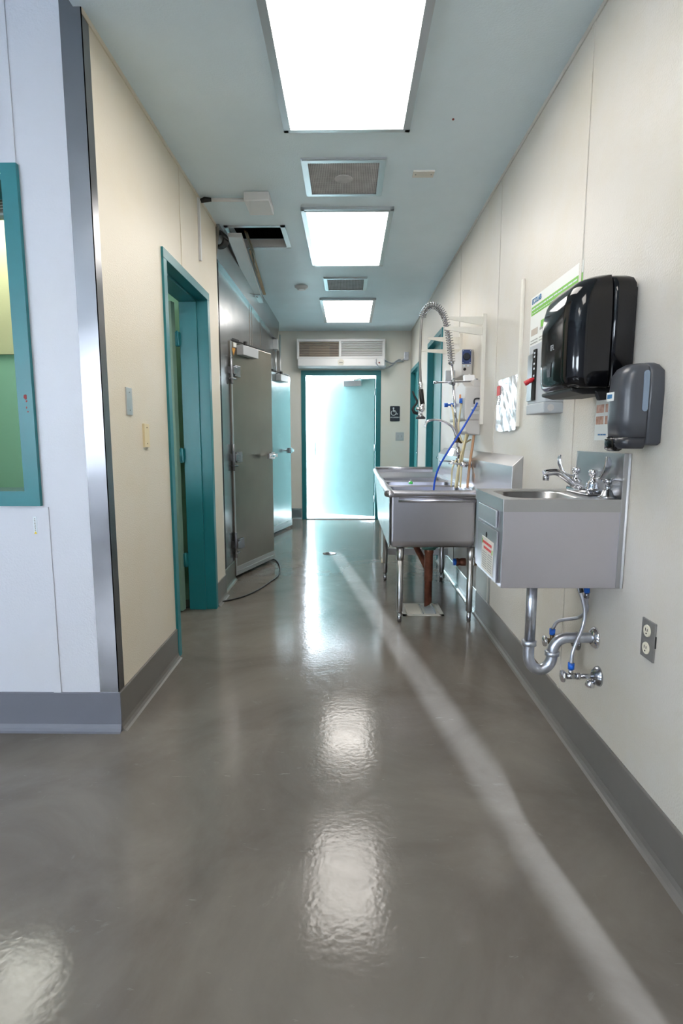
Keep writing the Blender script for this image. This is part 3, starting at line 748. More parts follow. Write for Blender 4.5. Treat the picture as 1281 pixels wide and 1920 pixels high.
d = thing('sink_faucet', 'chrome two handled faucet with wrist blades on the hand sink', 'faucet', (.825, 1.95, HZ1))
b = MB().box(.795, .85, 1.865, 2.045, HZ1, HZ1+.022)
b.build('base', M['chrome'], d, .006)
MB().tube(smooth_path([(.818, 1.955, HZ1+.02), (.79, 1.955, HZ1+.032), (.75, 1.955, HZ1+.062), (.725, 1.955, HZ1+.074), (.695, 1.955, HZ1+.072), (.682, 1.955, HZ1+.068)]), [.014]*9+[.012]*20+[.0125]*12, 14).build('spout', M['chrome'], d)
MB().cyl((.690, 1.955, HZ1+.045), (.690, 1.955, HZ1+.064), .011).build('aerator', M['chrome_worn'], d)
for yy, (bx, by) in ((2.025, (-.075, .02)), (1.885, (-.01, -.0))):
    MB().lathe((.823, yy, HZ1+.018), (0, 0, 1), [(.021, 0), (.023, .008), (.018, .014), (.021, .022), (.012, .03), (.009, .036), (.009, .048), (.014, .05), (.014, .066), (.010, .069)]).build('valve_stem', M['chrome'], d)
    h = MB()
    dirv = Vector((-1, .1, 0)) if yy > 2 else Vector((.35, -.9, 0))
    dirv.normalize(); side = Vector((0, 0, 1)).cross(dirv)
    prof = [(0, .058), (.02, .058), (.038, .064), (.052, .080), (.060, .100), (.062, .118), (.058, .132)]
    wd = [.008, .008, .010, .012, .013, .012, .006]
    L = []
    for (a, z), w in zip(prof, wd):
        c0 = Vector((.823, yy, HZ1+z)) + dirv*a
        nrm = Vector((dirv.x*.7, dirv.y*.7, -.7)) if a < .045 else dirv
        L.append([c0+side*w+nrm*.004, c0-side*w+nrm*.004, c0-side*w-nrm*.004, c0+side*w-nrm*.004])
    h.loops(L, smooth=False); h.build('wrist_blade', M['chrome'], d, .003)
d = thing('soap_pump', 'small chrome soap pump on the hand sink deck nearest the camera', 'soap pump', (.835, 1.80, HZ1))
MB().lathe((.835, 1.80, HZ1), (0, 0, 1), [(.028, 0), (.028, .004), (.020, .010), (.014, .024), (.009, .028), (.008, .044), (.012, .046), (.012, .058), (.008, .062)]).build('pump_base', M['chrome_worn'], d)
MB().tube(smooth_path([(.815, 1.80, HZ1+.057), (.835, 1.80, HZ1+.054), (.855, 1.80, HZ1+.060), (.868, 1.80, HZ1+.056), (.874, 1.80, HZ1+.045)]), .005, 10).build('pump_nozzle', M['chrome'], d)

# drain trap
d = thing('drain_trap', 'curved grey P-trap drain pipe beneath the hand sink', 'drain pipe', (.75, 1.92, .38))
Y = 1.92
pts = [(.648, Y, .718), (.646, Y, .47)]+[(.646+.047*(1-math.cos(a)), Y, .455-.05*math.sin(a)-.012*math.sin(a)) for a in [math.radians(i*15) for i in range(0, 13)]]
MB().tube([(.648, Y, .718), (.648, Y, .47)], .0185, 20).build('tailpiece', M['galv'], d)
MB().lathe((.648, Y, .700), (0, 0, 1), [(.020, 0), (.024, .004), (.024, .016), (.02, .018)]).build('slip_nut', M['galv'], d)
MB().lathe((.646, Y, .462), (0, 0, 1), [(.019, 0), (.026, .003), (.024, .010), (.026, .018), (.019, .021)]).build('slip_nut', M['galv'], d)
u = [(.646, Y, .47), (.646, Y, .43), (.650, Y, .405), (.664, Y, .382), (.690, Y, .372), (.714, Y, .384), (.727, Y, .405), (.731, Y, .43)]
MB().tube(smooth_path(u, 6), .0195, 20).build('trap_bend', M['galv'], d)
MB().lathe((.730, Y, .425), (0, 0, 1), [(.019, 0), (.026, .003), (.024, .009), (.026, .015), (.019, .018)]).build('slip_nut', M['galv'], d)
u = [(.731, Y, .432), (.734, Y, .455), (.748, Y, .478), (.772, Y, .490), (.80, Y, .492), (.88, Y, .492)]
MB().tube(smooth_path(u, 6), .0185, 20).build('trap_arm', M['galv'], d)
MB().lathe((.88, Y, .492), (-1, 0, 0), [(.040, 0), (.038, .005), (.028, .014), (.021, .017)], 24).build('wall_flange', M['chrome'], d)

def stop_valve(y, z, label, hose, n):
    d = thing('shutoff_valve', label, 'shutoff valve', (.84, y, z-.03), 'shutoff valves beneath the hand sink')
    MB().cyl((.88, y, z), (.80, y, z), .008).lathe((.815, y, z), (-1, 0, 0), [(.010, 0), (.012, .002), (.012, .014), (.009, .016)], 8).cyl((.80, y, z), (.765, y, z), .011).cyl((.782, y, z), (.782, y, z+.028), .008).build('valve_body', M['brass'] if n else M['chrome_worn'], d)
    MB().lathe((.763, y, z), (-1, 0, 0), [(.006, 0), (.020, .003), (.022, .007), (.020, .013), (.008, .016)], 10).build('valve_knob', M['chrome'], d)
    MB().lathe((.882, y, z), (-1, 0, 0), [(.036, 0), (.034, .008), (.024, .020), (.012, .026)], 24).build('wall_flange', M['chrome_worn'], d)
    MB().cyl((.782, y, z+.026), (.782, y, z+.048), .011).build('blue_collar', M['blue'], d)
    return d
v1 = stop_valve(1.875, .368, 'lower chrome shutoff valve with braided hose, nearer the camera', None, 0)
MB().lathe((.855, 1.875, .352), (-.3, -.2, -1), [(.010, 0), (.016, .006), (.016, .022), (.008, .026)], 10).build('side_cap', M['chrome'], v1)
v2 = stop_valve(2.065, .425, 'shutoff valve half hidden behind the curved trap, farther one', None, 1)
s = MB().tube(smooth_path([(.782, 1.875, .414), (.785, 1.877, .45), (.80, 1.885, .49), (.825, 1.90, .54), (.832, 1.905, .59), (.822, 1.91, .64), (.81, 1.915, .675), (.803, 1.92, .725)]), .0065, 10)
tag(s.build('braided_hose', M['galv']), 'nearer braided supply hose curling from the lower valve up to the sink', 'hose', 'braided hoses beneath the hand sink')
s = MB().use(M['galv']).tube(smooth_path([(.782, 2.065, .472), (.80, 2.05, .51), (.85, 2.0, .54), (.862, 1.96, .58), (.850, 1.94, .62), (.846, 1.93, .64)]), .0065, 10)
s.use(M['blue']).cyl((.846, 1.93, .655), (.844, 1.93, .675), .0105).use(M['chrome_worn']).cyl((.846, 1.93, .635), (.846, 1.93, .656), .0085).use(M['galv']).cyl((.844, 1.93, .675), (.838, 1.93, .725), .007)
tag(s.build('braided_hose', None), 'braided supply hose with a blue collar just below the hand sink', 'hose', 'braided hoses beneath the hand sink')
s = MB().tube(smooth_path([(.80, 1.93, .725), (.808, 1.92, .70), (.818, 1.912, .66)]), .009, 10)
tag(s.build('rubber_sleeve', M['black']), 'black rubber sleeve at the top of the nearer braided hose', 'hose sleeve')

# outlet
d = thing('wall_outlet', 'double power outlet with steel plate low on the right wall', 'outlet', (.88, 1.575, .555))
MB().box(.874, .88, 1.54, 1.61, .556, .672).build('cover_plate', M['steel_plate'], d, .0015)
for z in (.640, .588):
    p = MB().use(M['ivory']).lathe((.8745, 1.577, z), (-1, 0, 0), [(.018, 0), (.017, .004)], 20).use(M['dark'])
    p.box(.8698, .8706, 1.581, 1.583, z-.001, z+.008).box(.8698, .8706, 1.571, 1.573, z-.001, z+.007).cyl((.8698, 1.577, z-.008), (.8706, 1.577, z-.008), .0025)
    p.build('receptacle', None, d)
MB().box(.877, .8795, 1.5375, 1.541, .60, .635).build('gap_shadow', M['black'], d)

# ------------------------------------------------------------------ dispensers
d = thing('paper_towel_dispenser', 'large glossy black paper towel dispenser on the right wall', 'towel dispenser', (.78, 1.92, 1.34))
TX, TY0, TY1 = .672, 1.765, 2.06
lv = []
for z, a in ((1.352, .030), (1.358, .016), (1.37, .006), (1.39, .001), (1.45, 0), (1.55, 0), (1.60, .002), (1.635, .010), (1.66, .022), (1.68, .042), (1.692, .07)):
    lv.append((z, TX+a, .80, TY0+a*.35, TY1-a*.35, min(.06, .06)))
rbody(lv, 8).build('front_cover', M['black_gloss'], d)
lv = [(1.355, .801, .855, TY0+.006, TY1-.006, .02), (1.36, .801, .87, TY0+.002, TY1-.002, .02), (1.64, .801, .872, TY0+.002, TY1-.002, .02), (1.665, .801, .871, TY0+.006, TY1-.006, .02), (1.682, .801, .866, TY0+.016, TY1-.016, .02), (1.691, .801, .85, TY0+.03, TY1-.03, .02)]
rbody(lv).build('rear_housing', M['black_gloss'], d)
MB().box(.865, .88, TY0+.015, TY1-.015, 1.365, 1.655).build('wall_plate', M['charcoal_dark'], d, .003)
MB().prism([(.70, 1.357), (.85, 1.357), (.85, 1.338), (.74, 1.335), (.70, 1.345)], 'y', 1.80, 2.07).build('chute', M['black'], d, .004)
MB().prism([(.775, 1.345), (.825, 1.345), (.812, 1.318), (.788, 1.316)], 'y', 1.792, 1.812).build('thumb_tab', M['black'], d, .003)
s = MB().use(M['grey_plastic']); x = TX-.0008
for a, b2, c2, e in ((1.905, 1.917, 1.500, 1.502), (1.915, 1.917, 1.485, 1.502), (1.905, 1.907, 1.485, 1.502), (1.893, 1.902, 1.500, 1.502), (1.893, 1.895, 1.485, 1.502), (1.893, 1.902, 1.492, 1.494), (1.885, 1.891, 1.485, 1.487), (1.905, 1.917, 1.485, 1.487)): s.box(x-.0003, x+.0006, a, b2, c2, e)
s.build('small_logo', None, d)
MB().prism([(1.91, 1.40), (1.935, 1.40), (1.942, 1.445), (1.903, 1.445)], 'x', TX-.0015, TX+.002).build('sensor_window', M['black_smoke'], d)

d = thing('soap_dispenser', 'charcoal soap dispenser with pale level window beside the towel dispenser', 'soap dispenser', (.82, 1.65, 1.165))
SX, SY0, SY1 = .765, 1.59, 1.705
rbody([(1.20, SX+.004, .835, SY0, SY1, .035), (1.25, SX, .835, SY0, SY1, .035), (1.33, SX, .835, SY0, SY1, .035), (1.375, SX+.004, .835, SY0+.002, SY1-.002, .035), (1.395, SX+.016, .835, SY0+.008, SY1-.008, .032), (1.406, SX+.034, .835, SY0+.022, SY1-.022, .025)], 8).build('front_cover', M['charcoal'], d)
rbody([(1.178, .828, .876, SY0+.012, SY1-.012, .012), (1.185, .836, .879, SY0+.002, SY1-.002, .012), (1.33, .836, .88, SY0+.002, SY1-.002, .014), (1.385, .836, .878, SY0+.005, SY1-.005, .014), (1.402, .836, .868, SY0+.016, SY1-.016, .014), (1.408, .836, .858, SY0+.026, SY1-.026, .010)]).build('rear_housing', M['charcoal'], d)
rbody([(1.168, SX+.012, .835, SY0+.010, SY1-.010, .03), (1.175, SX+.004, .835, SY0+.003, SY1-.003, .033), (1.199, SX+.003, .835, SY0+.001, SY1-.001, .034)], 8).build('lower_trim', M['charcoal_dark'], d)
rbody([(1.160, SX+.006, .785, 1.635, 1.690, .012), (1.166, SX+.0, .79, 1.628, 1.697, .012), (1.194, SX-.001, .79, 1.628, 1.697, .012), (1.203, SX+.004, .79, 1.64, 1.685, .012)]).build('push_bar', M['black_gloss'], d)
pl = [(p[0], p[1]) for p in rrect(.819, .835, 1.272, 1.385, .0078, 0)]
MB().prism(pl, 'y', SY0-.002, SY0+.003).build('level_window', M['window_strip'], d, .001)
s = MB().use(M['paper']).box(SX-.0012, SX+.001, 1.645, 1.69, 1.305, 1.33).use(M['blue_ink']).box(SX-.0018, SX-.001, 1.655, 1.684, 1.312, 1.324)
s.build('brand_label', None, d)

# grey dispenser box with red lever
d = thing('lever_dispenser', 'grey wall dispenser with red lever left of the towel dispenser', 'dispenser', (.85, 2.5, 1.31))
MB().box(.80, .882, 2.335, 2.56, 1.30, 1.345).box(.805, .882, 2.335, 2.565, 1.345, 1.60).build('housing', M['grey_plastic'], d, .004)
s = MB().use(M['steel_h']).box(.7985, .806, 2.497, 2.56, 1.36, 1.56).use(M['dark']).box(.799, .806, 2.455, 2.492, 1.36, 1.575)
s.use(M['sign_white'])
for z in (1.54, 1.555, 1.51, 1.49, 1.46): s.box(.7982, .7995, 2.465, 2.480, z, z+.008)
s.build('front_scale', None, d)
s = MB().lathe((.88, 2.34, 1.32), (0, -1, 0), [(.018, -.005), (.018, .0)], 18)
MB().tube([(.83, 2.3355, 1.322), (.83, 2.3345, 1.322)], .014).build('knockout_disc', M['grey_plastic2'], d)
MB().tube(smooth_path([(.80, 2.47, 1.45), (.782, 2.47, 1.442), (.762, 2.475, 1.43)]), [.008]*4+[.010]*8+[.011]*5, 12).build('red_lever', M['red'], d)
# posters
def poster_x(name, label, y0, y1, z0, z1):
    d = thing(name, label, 'poster', (XR, (y0+y1)/2, z0))
    box('sheet', M['paper'], XR-.002, XR-.0005, y0, y1, z0, z1, d)
    return d
d = poster_x('instruction_poster', 'white poster with green band behind the black towel dispenser', 2.20, 2.80, 1.50, 1.86)
s = MB().use(M['green_ink']).box(XR-.0026, XR-.002, 2.20, 2.79, 1.775, 1.815).use(M['sign_white'])
random.seed(5); words(s, XR-.0028, 2.25, 2.78, 1.799, .006, .008, wmin=.02, wmax=.05); words(s, XR-.0028, 2.50, 2.78, 1.783, .003, .008)
s.use(M['grey_ink'])
for i in range(11): words(s, XR-.003, 2.56, 2.66, 1.655-i*.013, .004); words(s, XR-.003, 2.685, 2.785, 1.655-i*.013, .004)
s.use(M['beige_plate']).box(XR-.003, XR-.0022, 2.69, 2.78, 1.68, 1.71).use(M['green_ink']).box(XR-.003, XR-.0022, 2.60, 2.65, 1.70, 1.73).use(M['grey_ink']).box(XR-.003, XR-.0022, 2.58, 2.66, 1.69, 1.70)
s.build('printed_content', None, d)
text('ECOLAB', .034, (XR-.0032, 2.785, 1.828), (0, -1, 0), (0, 0, 1), M['blue_ink'], 'poster_heading', d, bold=True)
d = poster_x('handwash_poster', 'small hand washing notice with blue header below the towel dispenser', 1.81, 2.02, 1.19, 1.375)
s = MB().use(M['blue_ink']).box(XR-.0026, XR-.002, 1.81, 2.00, 1.328, 1.358).use(M['sign_white'])
words(s, XR-.003, 1.86, 1.99, 1.345, .007); words(s, XR-.003, 1.86, 1.95, 1.334, .004)
s.use(M['skin_ink'])
for yy in (1.81, 1.885, 1.955):
    for zz in (1.285, 1.245): s.box(XR-.003, XR-.0022, yy, yy+.058, zz, zz+.028)
s.use(M['blue_ink']); words(s, XR-.003, 1.93, 1.99, 1.207, .005)
s.build('printed_content', None, d)['kind'] = 'stuff'

# foil notice and tall strip
s = MB().use(M['foil'])
random.seed(11); n = 9; vs = []; fs = []
for i in range(n):
    for j in range(n):
        yy = 2.955+(3.345-2.955)*i/(n-1); zz = 1.235+(1.525-1.235)*j/(n-1)
        if i == n-1 and j > 5: yy -= .01*(j-5)
        vs.append((XR-.004-.008*random.random(), yy+random.uniform(-.006, .006), zz+random.uniform(-.004, .004)))
for i in range(n-1):
    for j in range(n-1): fs.append((i*n+j, (i+1)*n+j, (i+1)*n+j+1, i*n+j+1))
s.add(vs, fs).use(M['red_ink']).box(XR-.0135, XR-.013, 3.265, 3.335, 1.44, 1.495).use(M['grey_ink'])
for i in range(5): words(s, XR-.0133, 3.26, 3.335, 1.43-i*.010, .004)
s.use(M['foil']).box(XR-.006, XR+.001, 2.97, 3.33, 1.25, 1.51)
tag(s.build('foil_notice', None), 'crumpled shiny plastic covered notice with a red patch on right wall', 'notice')
s = MB().box(XR-.012, XR, 2.915, 2.945, 1.255, 1.985)
tag(s.build('vertical_rail', M['white_worn'], None, .002), 'tall thin white rail just right of the shiny notice', 'rail', )

# shelf standards with bracket arms
def standard(y, z0, z1, label, arms):
    d = thing('shelf_bracket', label, 'shelf bracket', (XR, y, z0), 'white shelf brackets above the tub')
    MB().box(XR-.020, XR, y-.014, y+.014, z0, z1).build('upright', M['white_worn'], d)
    for za, hh, L in arms:
        MB().prism([(XR-.018, za), (XR-.018, za-hh), (XR-.05, za-hh), (XR-L, za-.016), (XR-L-.006, za-.005), (XR-L, za)], 'y', y-.006, y+.006).build('arm', M['white_worn'], d)
standard(3.72, 1.285, 1.985, 'nearer white shelf standard with two arms beside the controller', [(1.968, .050, .235), (1.905, .050, .262)])
standard(4.48, 1.84, 2.0, 'farther white shelf standard with two arms behind the spring hose', [(1.972, .050, .262), (1.880, .040, .32)])

# chemical controller
d = thing('dosing_controller', 'grey control box with dark blue dial panel on the right wall', 'controller', (.83, 4.12, 1.64))
MB().prism([(.80, 1.635), (.88, 1.635), (.88, 1.82), (.80, 1.82)], 'y', 4.06, 4.40).build('housing', M['grey_plastic2'], d, .006)
MB().box(.80, .872, 4.052, 4.06, 1.64, 1.815).build('end_panel', M['grey_plastic2'], d, .003)
MB().box(.80, .862, 4.046, 4.053, 1.715, 1.812).build('display_panel', mat('blue_panel', (54, 72, 120), .35), d)
MB().use(M['navy']).lathe((.831, 4.046, 1.765), (0, -1, 0), [(.026, 0), (.024, .008), (.016, .010)], 20).build('dial', None, d)
for x in (.806, .856):
    for z in (1.722, 1.805): MB().cyl((x, 4.043, z), (x, 4.047, z), .003).build('dial_screw', M['sign_white'], d)
for x0b, x1b in ((.806, .822), (.836, .850)): MB().box(x0b, x1b, 4.048, 4.053, 1.697, 1.708).build('push_button', M['sign_white'], d)
MB().cyl((.82, 4.044, 1.678), (.82, 4.053, 1.678), .010).build('rotary_knob', M['black'], d)
MB().cyl((.85, 4.07, 1.64), (.85, 4.07, 1.60), .008).build('cable_gland', M['black'], d)
MB().prism([(.73, 1.70), (.80, 1.70), (.80, 1.60), (.77, 1.595), (.73, 1.63)], 'y', 4.30, 4.34).build('pale_guard', M['grey_plastic'], d, .004)
s = MB().prism([(3.93, 1.585), (3.99, 1.585), (4.0, 1.625), (3.96, 1.63)], 'x', .80, .87)
s.prism([(.83, 1.60), (.87, 1.585), (.875, 1.62), (.845, 1.64)], 'y', 4.0, 4.04)
tag(s.build('white_sachet', M['white']), 'small white packet hanging under the dosing controller', 'packet')

# dispensing cabinet
d = thing('chemical_dispenser', 'large light grey chemical dispenser with slanted top above the tub', 'chemical dispenser', (.82, 4.0, 1.22))
MB().prism([(3.78, 1.535), (3.78, 1.315), (4.35, 1.315), (4.35, 1.475), (4.10, 1.56), (3.90, 1.575)], 'x', .775, .88).build('upper_housing', M['grey_plastic2'], d, .008)
MB().prism([(.785, 1.315), (.88, 1.315), (.88, 1.215), (.80, 1.225), (.785, 1.24)], 'y', 3.78, 4.12).build('lower_cover', M['grey_plastic2'], d, .006)
MB().prism([(3.78, 1.535), (3.95, 1.578), (3.78, 1.578)], 'x', .83, .88).build('top_corner', M['grey_plastic2'], d)
MB().box(.77, .777, 3.80, 4.3, 1.33, 1.46).build('side_panel', M['grey_plastic'], d, .002)
s = MB().use(M['paper']).box(.815, .875, 3.777, 3.781, 1.355, 1.40).use(M['grey_ink']).box(.83, .87, 3.775, 3.777, 1.385, 1.388).box(.83, .865, 3.775, 3.777, 1.375, 1.378).use(M['blue_ink']).box(.818, .823, 3.775, 3.777, 1.375, 1.388).use(M['white']).box(.838, .878, 3.774, 3.78, 1.405, 1.445)
s.build('front_label', None, d)
MB().tube(smooth_path([(.878, 3.765, 1.455), (.845, 3.765, 1.455), (.832, 3.765, 1.445), (.832, 3.765, 1.42)]), .005, 8).build('black_clip', M['black'], d)
MB().cyl((.765, 3.86, 1.432), (.765, 3.86, 1.462), .014).build('blue_knob', M['blue'], d)
MB().cyl((.775, 4.1, 1.432), (.735, 4.1, 1.432), .014).build('blue_knob', M['blue'], d)
MB().cyl((.715, 4.1, 1.432), (.69, 4.1, 1.432), .015).cyl((.74, 4.1, 1.432), (.70, 4.1, 1.432), .006).build('blue_knob', M['blue'], d)
s = MB().cyl((.76, 3.88, 1.45), (.76, 3.88, 1.49), .006).build('orange_tip', mat('orange_cap', (220, 140, 80), .4), d)

# tubing
def hose(label, name, pts, r, m, cat='tube', group='tubes hanging from the chemical dispenser'):
    return tag(MB().tube(smooth_path(pts), r, 8).build(name, m), label, cat, group)
lab = ['outermost yellow tube looping down from the blue knob', 'pale tube dropping left of the tan hose', 'thin yellow tube curving behind the spray riser', 'yellow tube crossing under the dispenser cover']
hose(lab[0], 'clear_tube', [(.765, 3.86, 1.43), (.755, 3.86, 1.34), (.75, 3.86, 1.27), (.765, 3.86, 1.20), (.79, 3.87, 1.165), (.82, 3.9, 1.17), (.85, 3.92, 1.185)], .006, M['tube_clear'])
hose(lab[1], 'clear_tube', [(.80, 3.84, 1.225), (.785, 3.83, 1.15), (.755, 3.80, 1.05), (.735, 3.78, .95), (.725, 3.78, .86)], .007, M['tube_clear'])
hose(lab[2], 'clear_tube', [(.735, 4.05, 1.43), (.74, 4.0, 1.35), (.745, 3.95, 1.22), (.775, 3.92, 1.10), (.76, 3.85, .98), (.745, 3.82, .86)], .006, M['tube_clear'])
hose(lab[3], 'clear_tube', [(.825, 3.9, 1.22), (.80, 3.88, 1.14), (.775, 3.82, 1.06), (.765, 3.80, .96), (.762, 3.80, .86)], .007, M['tube_clear'])
hose('thick tan hose dropping straight into the tub from the dispenser', 'rubber_hose', [(.843, 3.80, 1.215), (.832, 3.79, 1.12), (.815, 3.77, 1.02), (.805, 3.76, .92), (.80, 3.75, .86)], .009, M['tube_tan'], 'hose')
hose('second tan hose bowing toward the backsplash', 'rubber_hose', [(.832, 3.76, 1.03), (.845, 3.72, .99), (.85, 3.68, .93), (.845, 3.65, .87)], .007, M['tube_tan'], 'hose')
hose('thin tan tube right of the thick hose ending above the rim', 'rubber_hose', [(.838, 3.78, 1.05), (.838, 3.70, 1.0), (.828, 3.66, .95), (.84, 3.62, .885)], .006, M['tube_tan'], 'hose')
hose('white-ish tube nearest the wall mixer in the tub corner', 'clear_tube', [(.79, 3.95, 1.10), (.72, 3.86, 1.0), (.71, 3.84, .92), (.705, 3.83, .86)], .005, M['tube_clear'])
s = MB().tube(smooth_path([(.850, 3.76, 1.425), (.82, 3.72, 1.38), (.735, 3.66, 1.25), (.66, 3.66, 1.13), (.60, 3.70, 1.01), (.575, 3.72, .91), (.570, 3.73, .80), (.57, 3.74, .60)]), .0065, 10)
tag(s.build('blue_hose', M['blue_hose']), 'long blue hose arcing from the dispenser down into the tub', 'hose')

# ------------------------------------------------------------------ three compartment sink
d = thing('compartment_sink', 'long stainless compartment sink on tubular legs along the right wall', 'sink', (.54, 4.1, 0))
tx0, tx1, tz = .262, .80, .868
cells = [(3.48, 3.925), (3.925, 4.355), (4.355, 4.79)]
for i, (a, b) in enumerate(cells):
    m = MB()
    L = [rrect(tx0, tx1, a, b, .004, tz-.002), rrect(tx0+.03, tx1-.04, a+.02, b-.02, .035, tz-.012), rrect(tx0+.032, tx1-.042, a+.022, b-.022, .035, tz-.10), rrect(tx0+.036, tx1-.046, a+.026, b-.026, .035, tz-.32), rrect(tx0+.08, tx1-.09, a+.07, b-.07, .03, tz-.345)]
    m.loops(L, cap0=False, cap1=True)
    m.loops([rrect(tx0, tx1, a+.001, b-.001, .022, tz-.004), rrect(tx0, tx1, a+.001, b-.001, .022, .55), rrect(tx0+.004, tx1-.004, a+.005, b-.005, .022, .52), rrect(tx0+.02, tx1-.02, a+.02, b-.02, .02, .505)], cap0=False, cap1=True)
    for q in range(56): m.sm[q] = False
    bowl = m.build('bowl', M['steel_tub'], d)
    MB().lathe(((tx0+tx1)/2, (a+b)/2, tz-.345), (0, 0, 1), [(.045, 0), (.04, .004), (.02, .001)]).build('bowl_drain', M['chrome_worn'], bowl)
m = MB()
m.prism([(3.482, .508), (4.79, .50), (5.33, .79), (5.33, .87), (3.482, .86)], 'x', tx0-.006, tx0-.001)
m.build('front_apron', M['steel_door2'], d)
# drainboard and rims
m = MB().prism([(4.79, tz-.012), (5.33, tz+.005), (5.33, tz-.03), (4.79, tz-.05)], 'x', tx0, .83); m.build('drainboard', M['steel_tub'], d)
MB().tube(smooth_path([(tx0-.008, 5.335, tz+.022), (tx0-.008, 4.5, tz), (tx0-.008, 3.50, tz-.014), (tx0+.004, 3.472, tz-.016), (.03+tx0, 3.465, tz-.016), (.85, 3.465, tz-.016)], 6), .022, 14).build('rolled_rim', M['steel_tub'], d)
MB().prism([(3.445, tz-.018), (3.455, tz-.018), (3.478, tz-.062), (3.472, tz-.066)], 'x', tx0+.05, .85).tube([(tx0+.05, 3.462, tz-.060), (.85, 3.462, tz-.060)], .010, 10).build('rim_return', M['steel_tub'], d)
MB().box(tx0-.01, .80, 5.325, 5.345, tz-.02, tz+.045).tube([(tx0-.01, 5.335, tz+.04), (.80, 5.335, tz+.04)], .014, 10).build('end_rim', M['steel_tub'], d)
MB().box(.78, .83, 3.48, 5.33, .80, tz+.001).build('rear_deck', M['steel_tub'], d)
MB().prism([(.825, tz-.02), (.825, 1.055), (.880, 1.107), (.880, tz-.02)], 'y', 2.825, 5.16).build('backsplash', M['steel_h'], d, .002)
for (lx, ly, ry) in ((.334, 3.53, 0), (.79, 3.545, 0), (.309, 4.60, 0), (.784, 4.61, 0), (.33, 5.22, 1), (.78, 5.22, 1)):
    zt = .50 if not ry else .80
    m = MB().lathe((lx, ly, .07), (0, 0, 1), [(.019, 0), (.0205, .004), (.0205, zt-.07)], 16)
    m.lathe((lx, ly, zt-.085), (0, 0, 1), [(.0225, 0), (.025, .004), (.026, .082)], 16)
    lg = m.build('leg', M['steel_h'], d)
    MB().lathe((lx, ly, 0), (0, 0, 1), [(.010, 0), (.015, .006), (.0135, .07)], 14).build('foot', M['chrome_worn'], lg)
MB().box(.30, .84, 4.625, 4.645, .215, .27).build('cross_brace', M['steel_h'], d)
MB().box(tx0+.01, tx0+.03, 4.30, 4.60, .215, .47).box(tx0+.008, tx0+.032, 4.33, 4.56, .24, .30).build('side_plate', M['steel_door'], d, .003)
MB().cyl((tx0+.005, 4.42, .21), (tx0+.035, 4.42, .21), .018).build('caster_stub', M['cream'], d)
s = MB().use(M['green_plug']).lathe((.452, 4.05, tz-.004), (0, 0, 1), [(.014, 0), (.016, .008), (.012, .016), (.004, .020)], 16).use(M['paper']).cyl((.452, 4.05, tz+.014), (.452, 4.05, tz+.030), .0025)
tag(s.build('green_stopper', None), 'small green knob resting on the tub divider', 'stopper')

# copper waste
d = thing('copper_drain', 'aged copper waste pipe dropping from the tub to the floor sink', 'drain pipe', (.55, 3.72, .03))
cxp, cyp = .552, 3.76
m = MB()
n = 20; top = [(cxp+.026*math.cos(2*PI*i/n), cyp+.026*math.sin(2*PI*i/n), .44) for i in range(n)]
bot = [(cxp+.026*math.cos(2*PI*i/n), cyp+.026*math.sin(2*PI*i/n), .035+.016*(1+math.cos(2*PI*i/n))) for i in range(n)]
m.loops([top, bot], True, True); m.build('tail_pipe', M['copper'], d)
MB().lathe((cxp, cyp, .22), (0, 0, 1), [(.027, 0), (.029, .003), (.029, .19), (.032, .195), (.032, .225), (.028, .23)], 20).build('coupling', M['copper'], d)
MB().tube([(cxp, cyp, .29), (.49, cyp+.35, .42), (.46, cyp+.55, .49)], .022, 16).build('branch_pipe', M['copper'], d)
MB().lathe((cxp, cyp, .44), (0, 0, 1), [(.045, 0), (.055, .015), (.05, .03), (.062, .045), (.06, .066)], 18).build('corroded_strainer', M['verdigris'], d)
MB().bar((cxp+.02, cyp, .487), (.80, cyp, .492), .014, .014).lathe((.79, cyp, .47), (0, 0, 1), [(.02, 0), (.026, .01), (.018, .03)], 12).build('waste_lever', M['verdigris'], d)
s = MB().use(M['copper']).lathe((.88, 4.12, .27), (-1, 0, 0), [(.030, 0), (.030, .035), (.026, .038), (.026, .05), (.030, .054), (.030, .07)], 18).use(M['blue']).lathe((.81, 4.12, .27), (-1, 0, 0), [(.026, 0), (.026, .02), (.015, .022)], 18)
tag(s.build('capped_pipe_stub', None), 'short copper pipe stub with blue cap on the wall beneath the tub', 'pipe stub')
s = MB().box(XR-.003, XR, 3.38, 3.75, BB, .52)  # thin sheet, darker grey than the wall around it
tag(s.build('grey_wall_sheet', M['steel_door'], None), 'dull grey sheet low on the wall behind the front tub leg', 'metal panel')

# ------------------------------------------------------------------ pre-rinse sprayer
d = thing('spray_faucet', 'tall spring arch pre-rinse spray faucet rising above the tub', 'spray faucet', (.77, 3.9, .99))
Y = 3.9
m = MB().cyl((.775, 3.72, 1.02), (.775, 4.08, 1.02), .016).cyl((.775, 3.9, 1.0), (.765, 3.9, 1.06), .020)
m.cyl((.775, 3.78, 1.02), (.83, 3.78, 1.02), .013).cyl((.775, 4.02, 1.02), (.83, 4.02, 1.02), .013).lathe((.83, 3.78, 1.02), (-1, 0, 0), [(.028, 0), (.024, .01)]).lathe((.83, 4.02, 1.02), (-1, 0, 0), [(.028, 0), (.024, .01)])
m.build('mixer_body', M['chrome_worn'], d)
for yy in (3.70, 4.10):
    MB().lathe((.775, yy+(.01 if yy < 3.9 else -.01), 1.02), (-1, 0, 0.05), [(.016, -.01), (.016, .02), (.010, .03)]).tube([(.75, yy, 1.025), (.69, yy, 1.03), (.66, yy, 1.03)], [.007, .006, .004], 10).build('lever_handle', M['chrome'], d)
MB().cyl((.765, Y, 1.05), (.702, Y, 1.70), .0085).cyl((.762, Y, 1.07), (.757, Y, 1.13), .013).build('riser', M['chrome'], d)
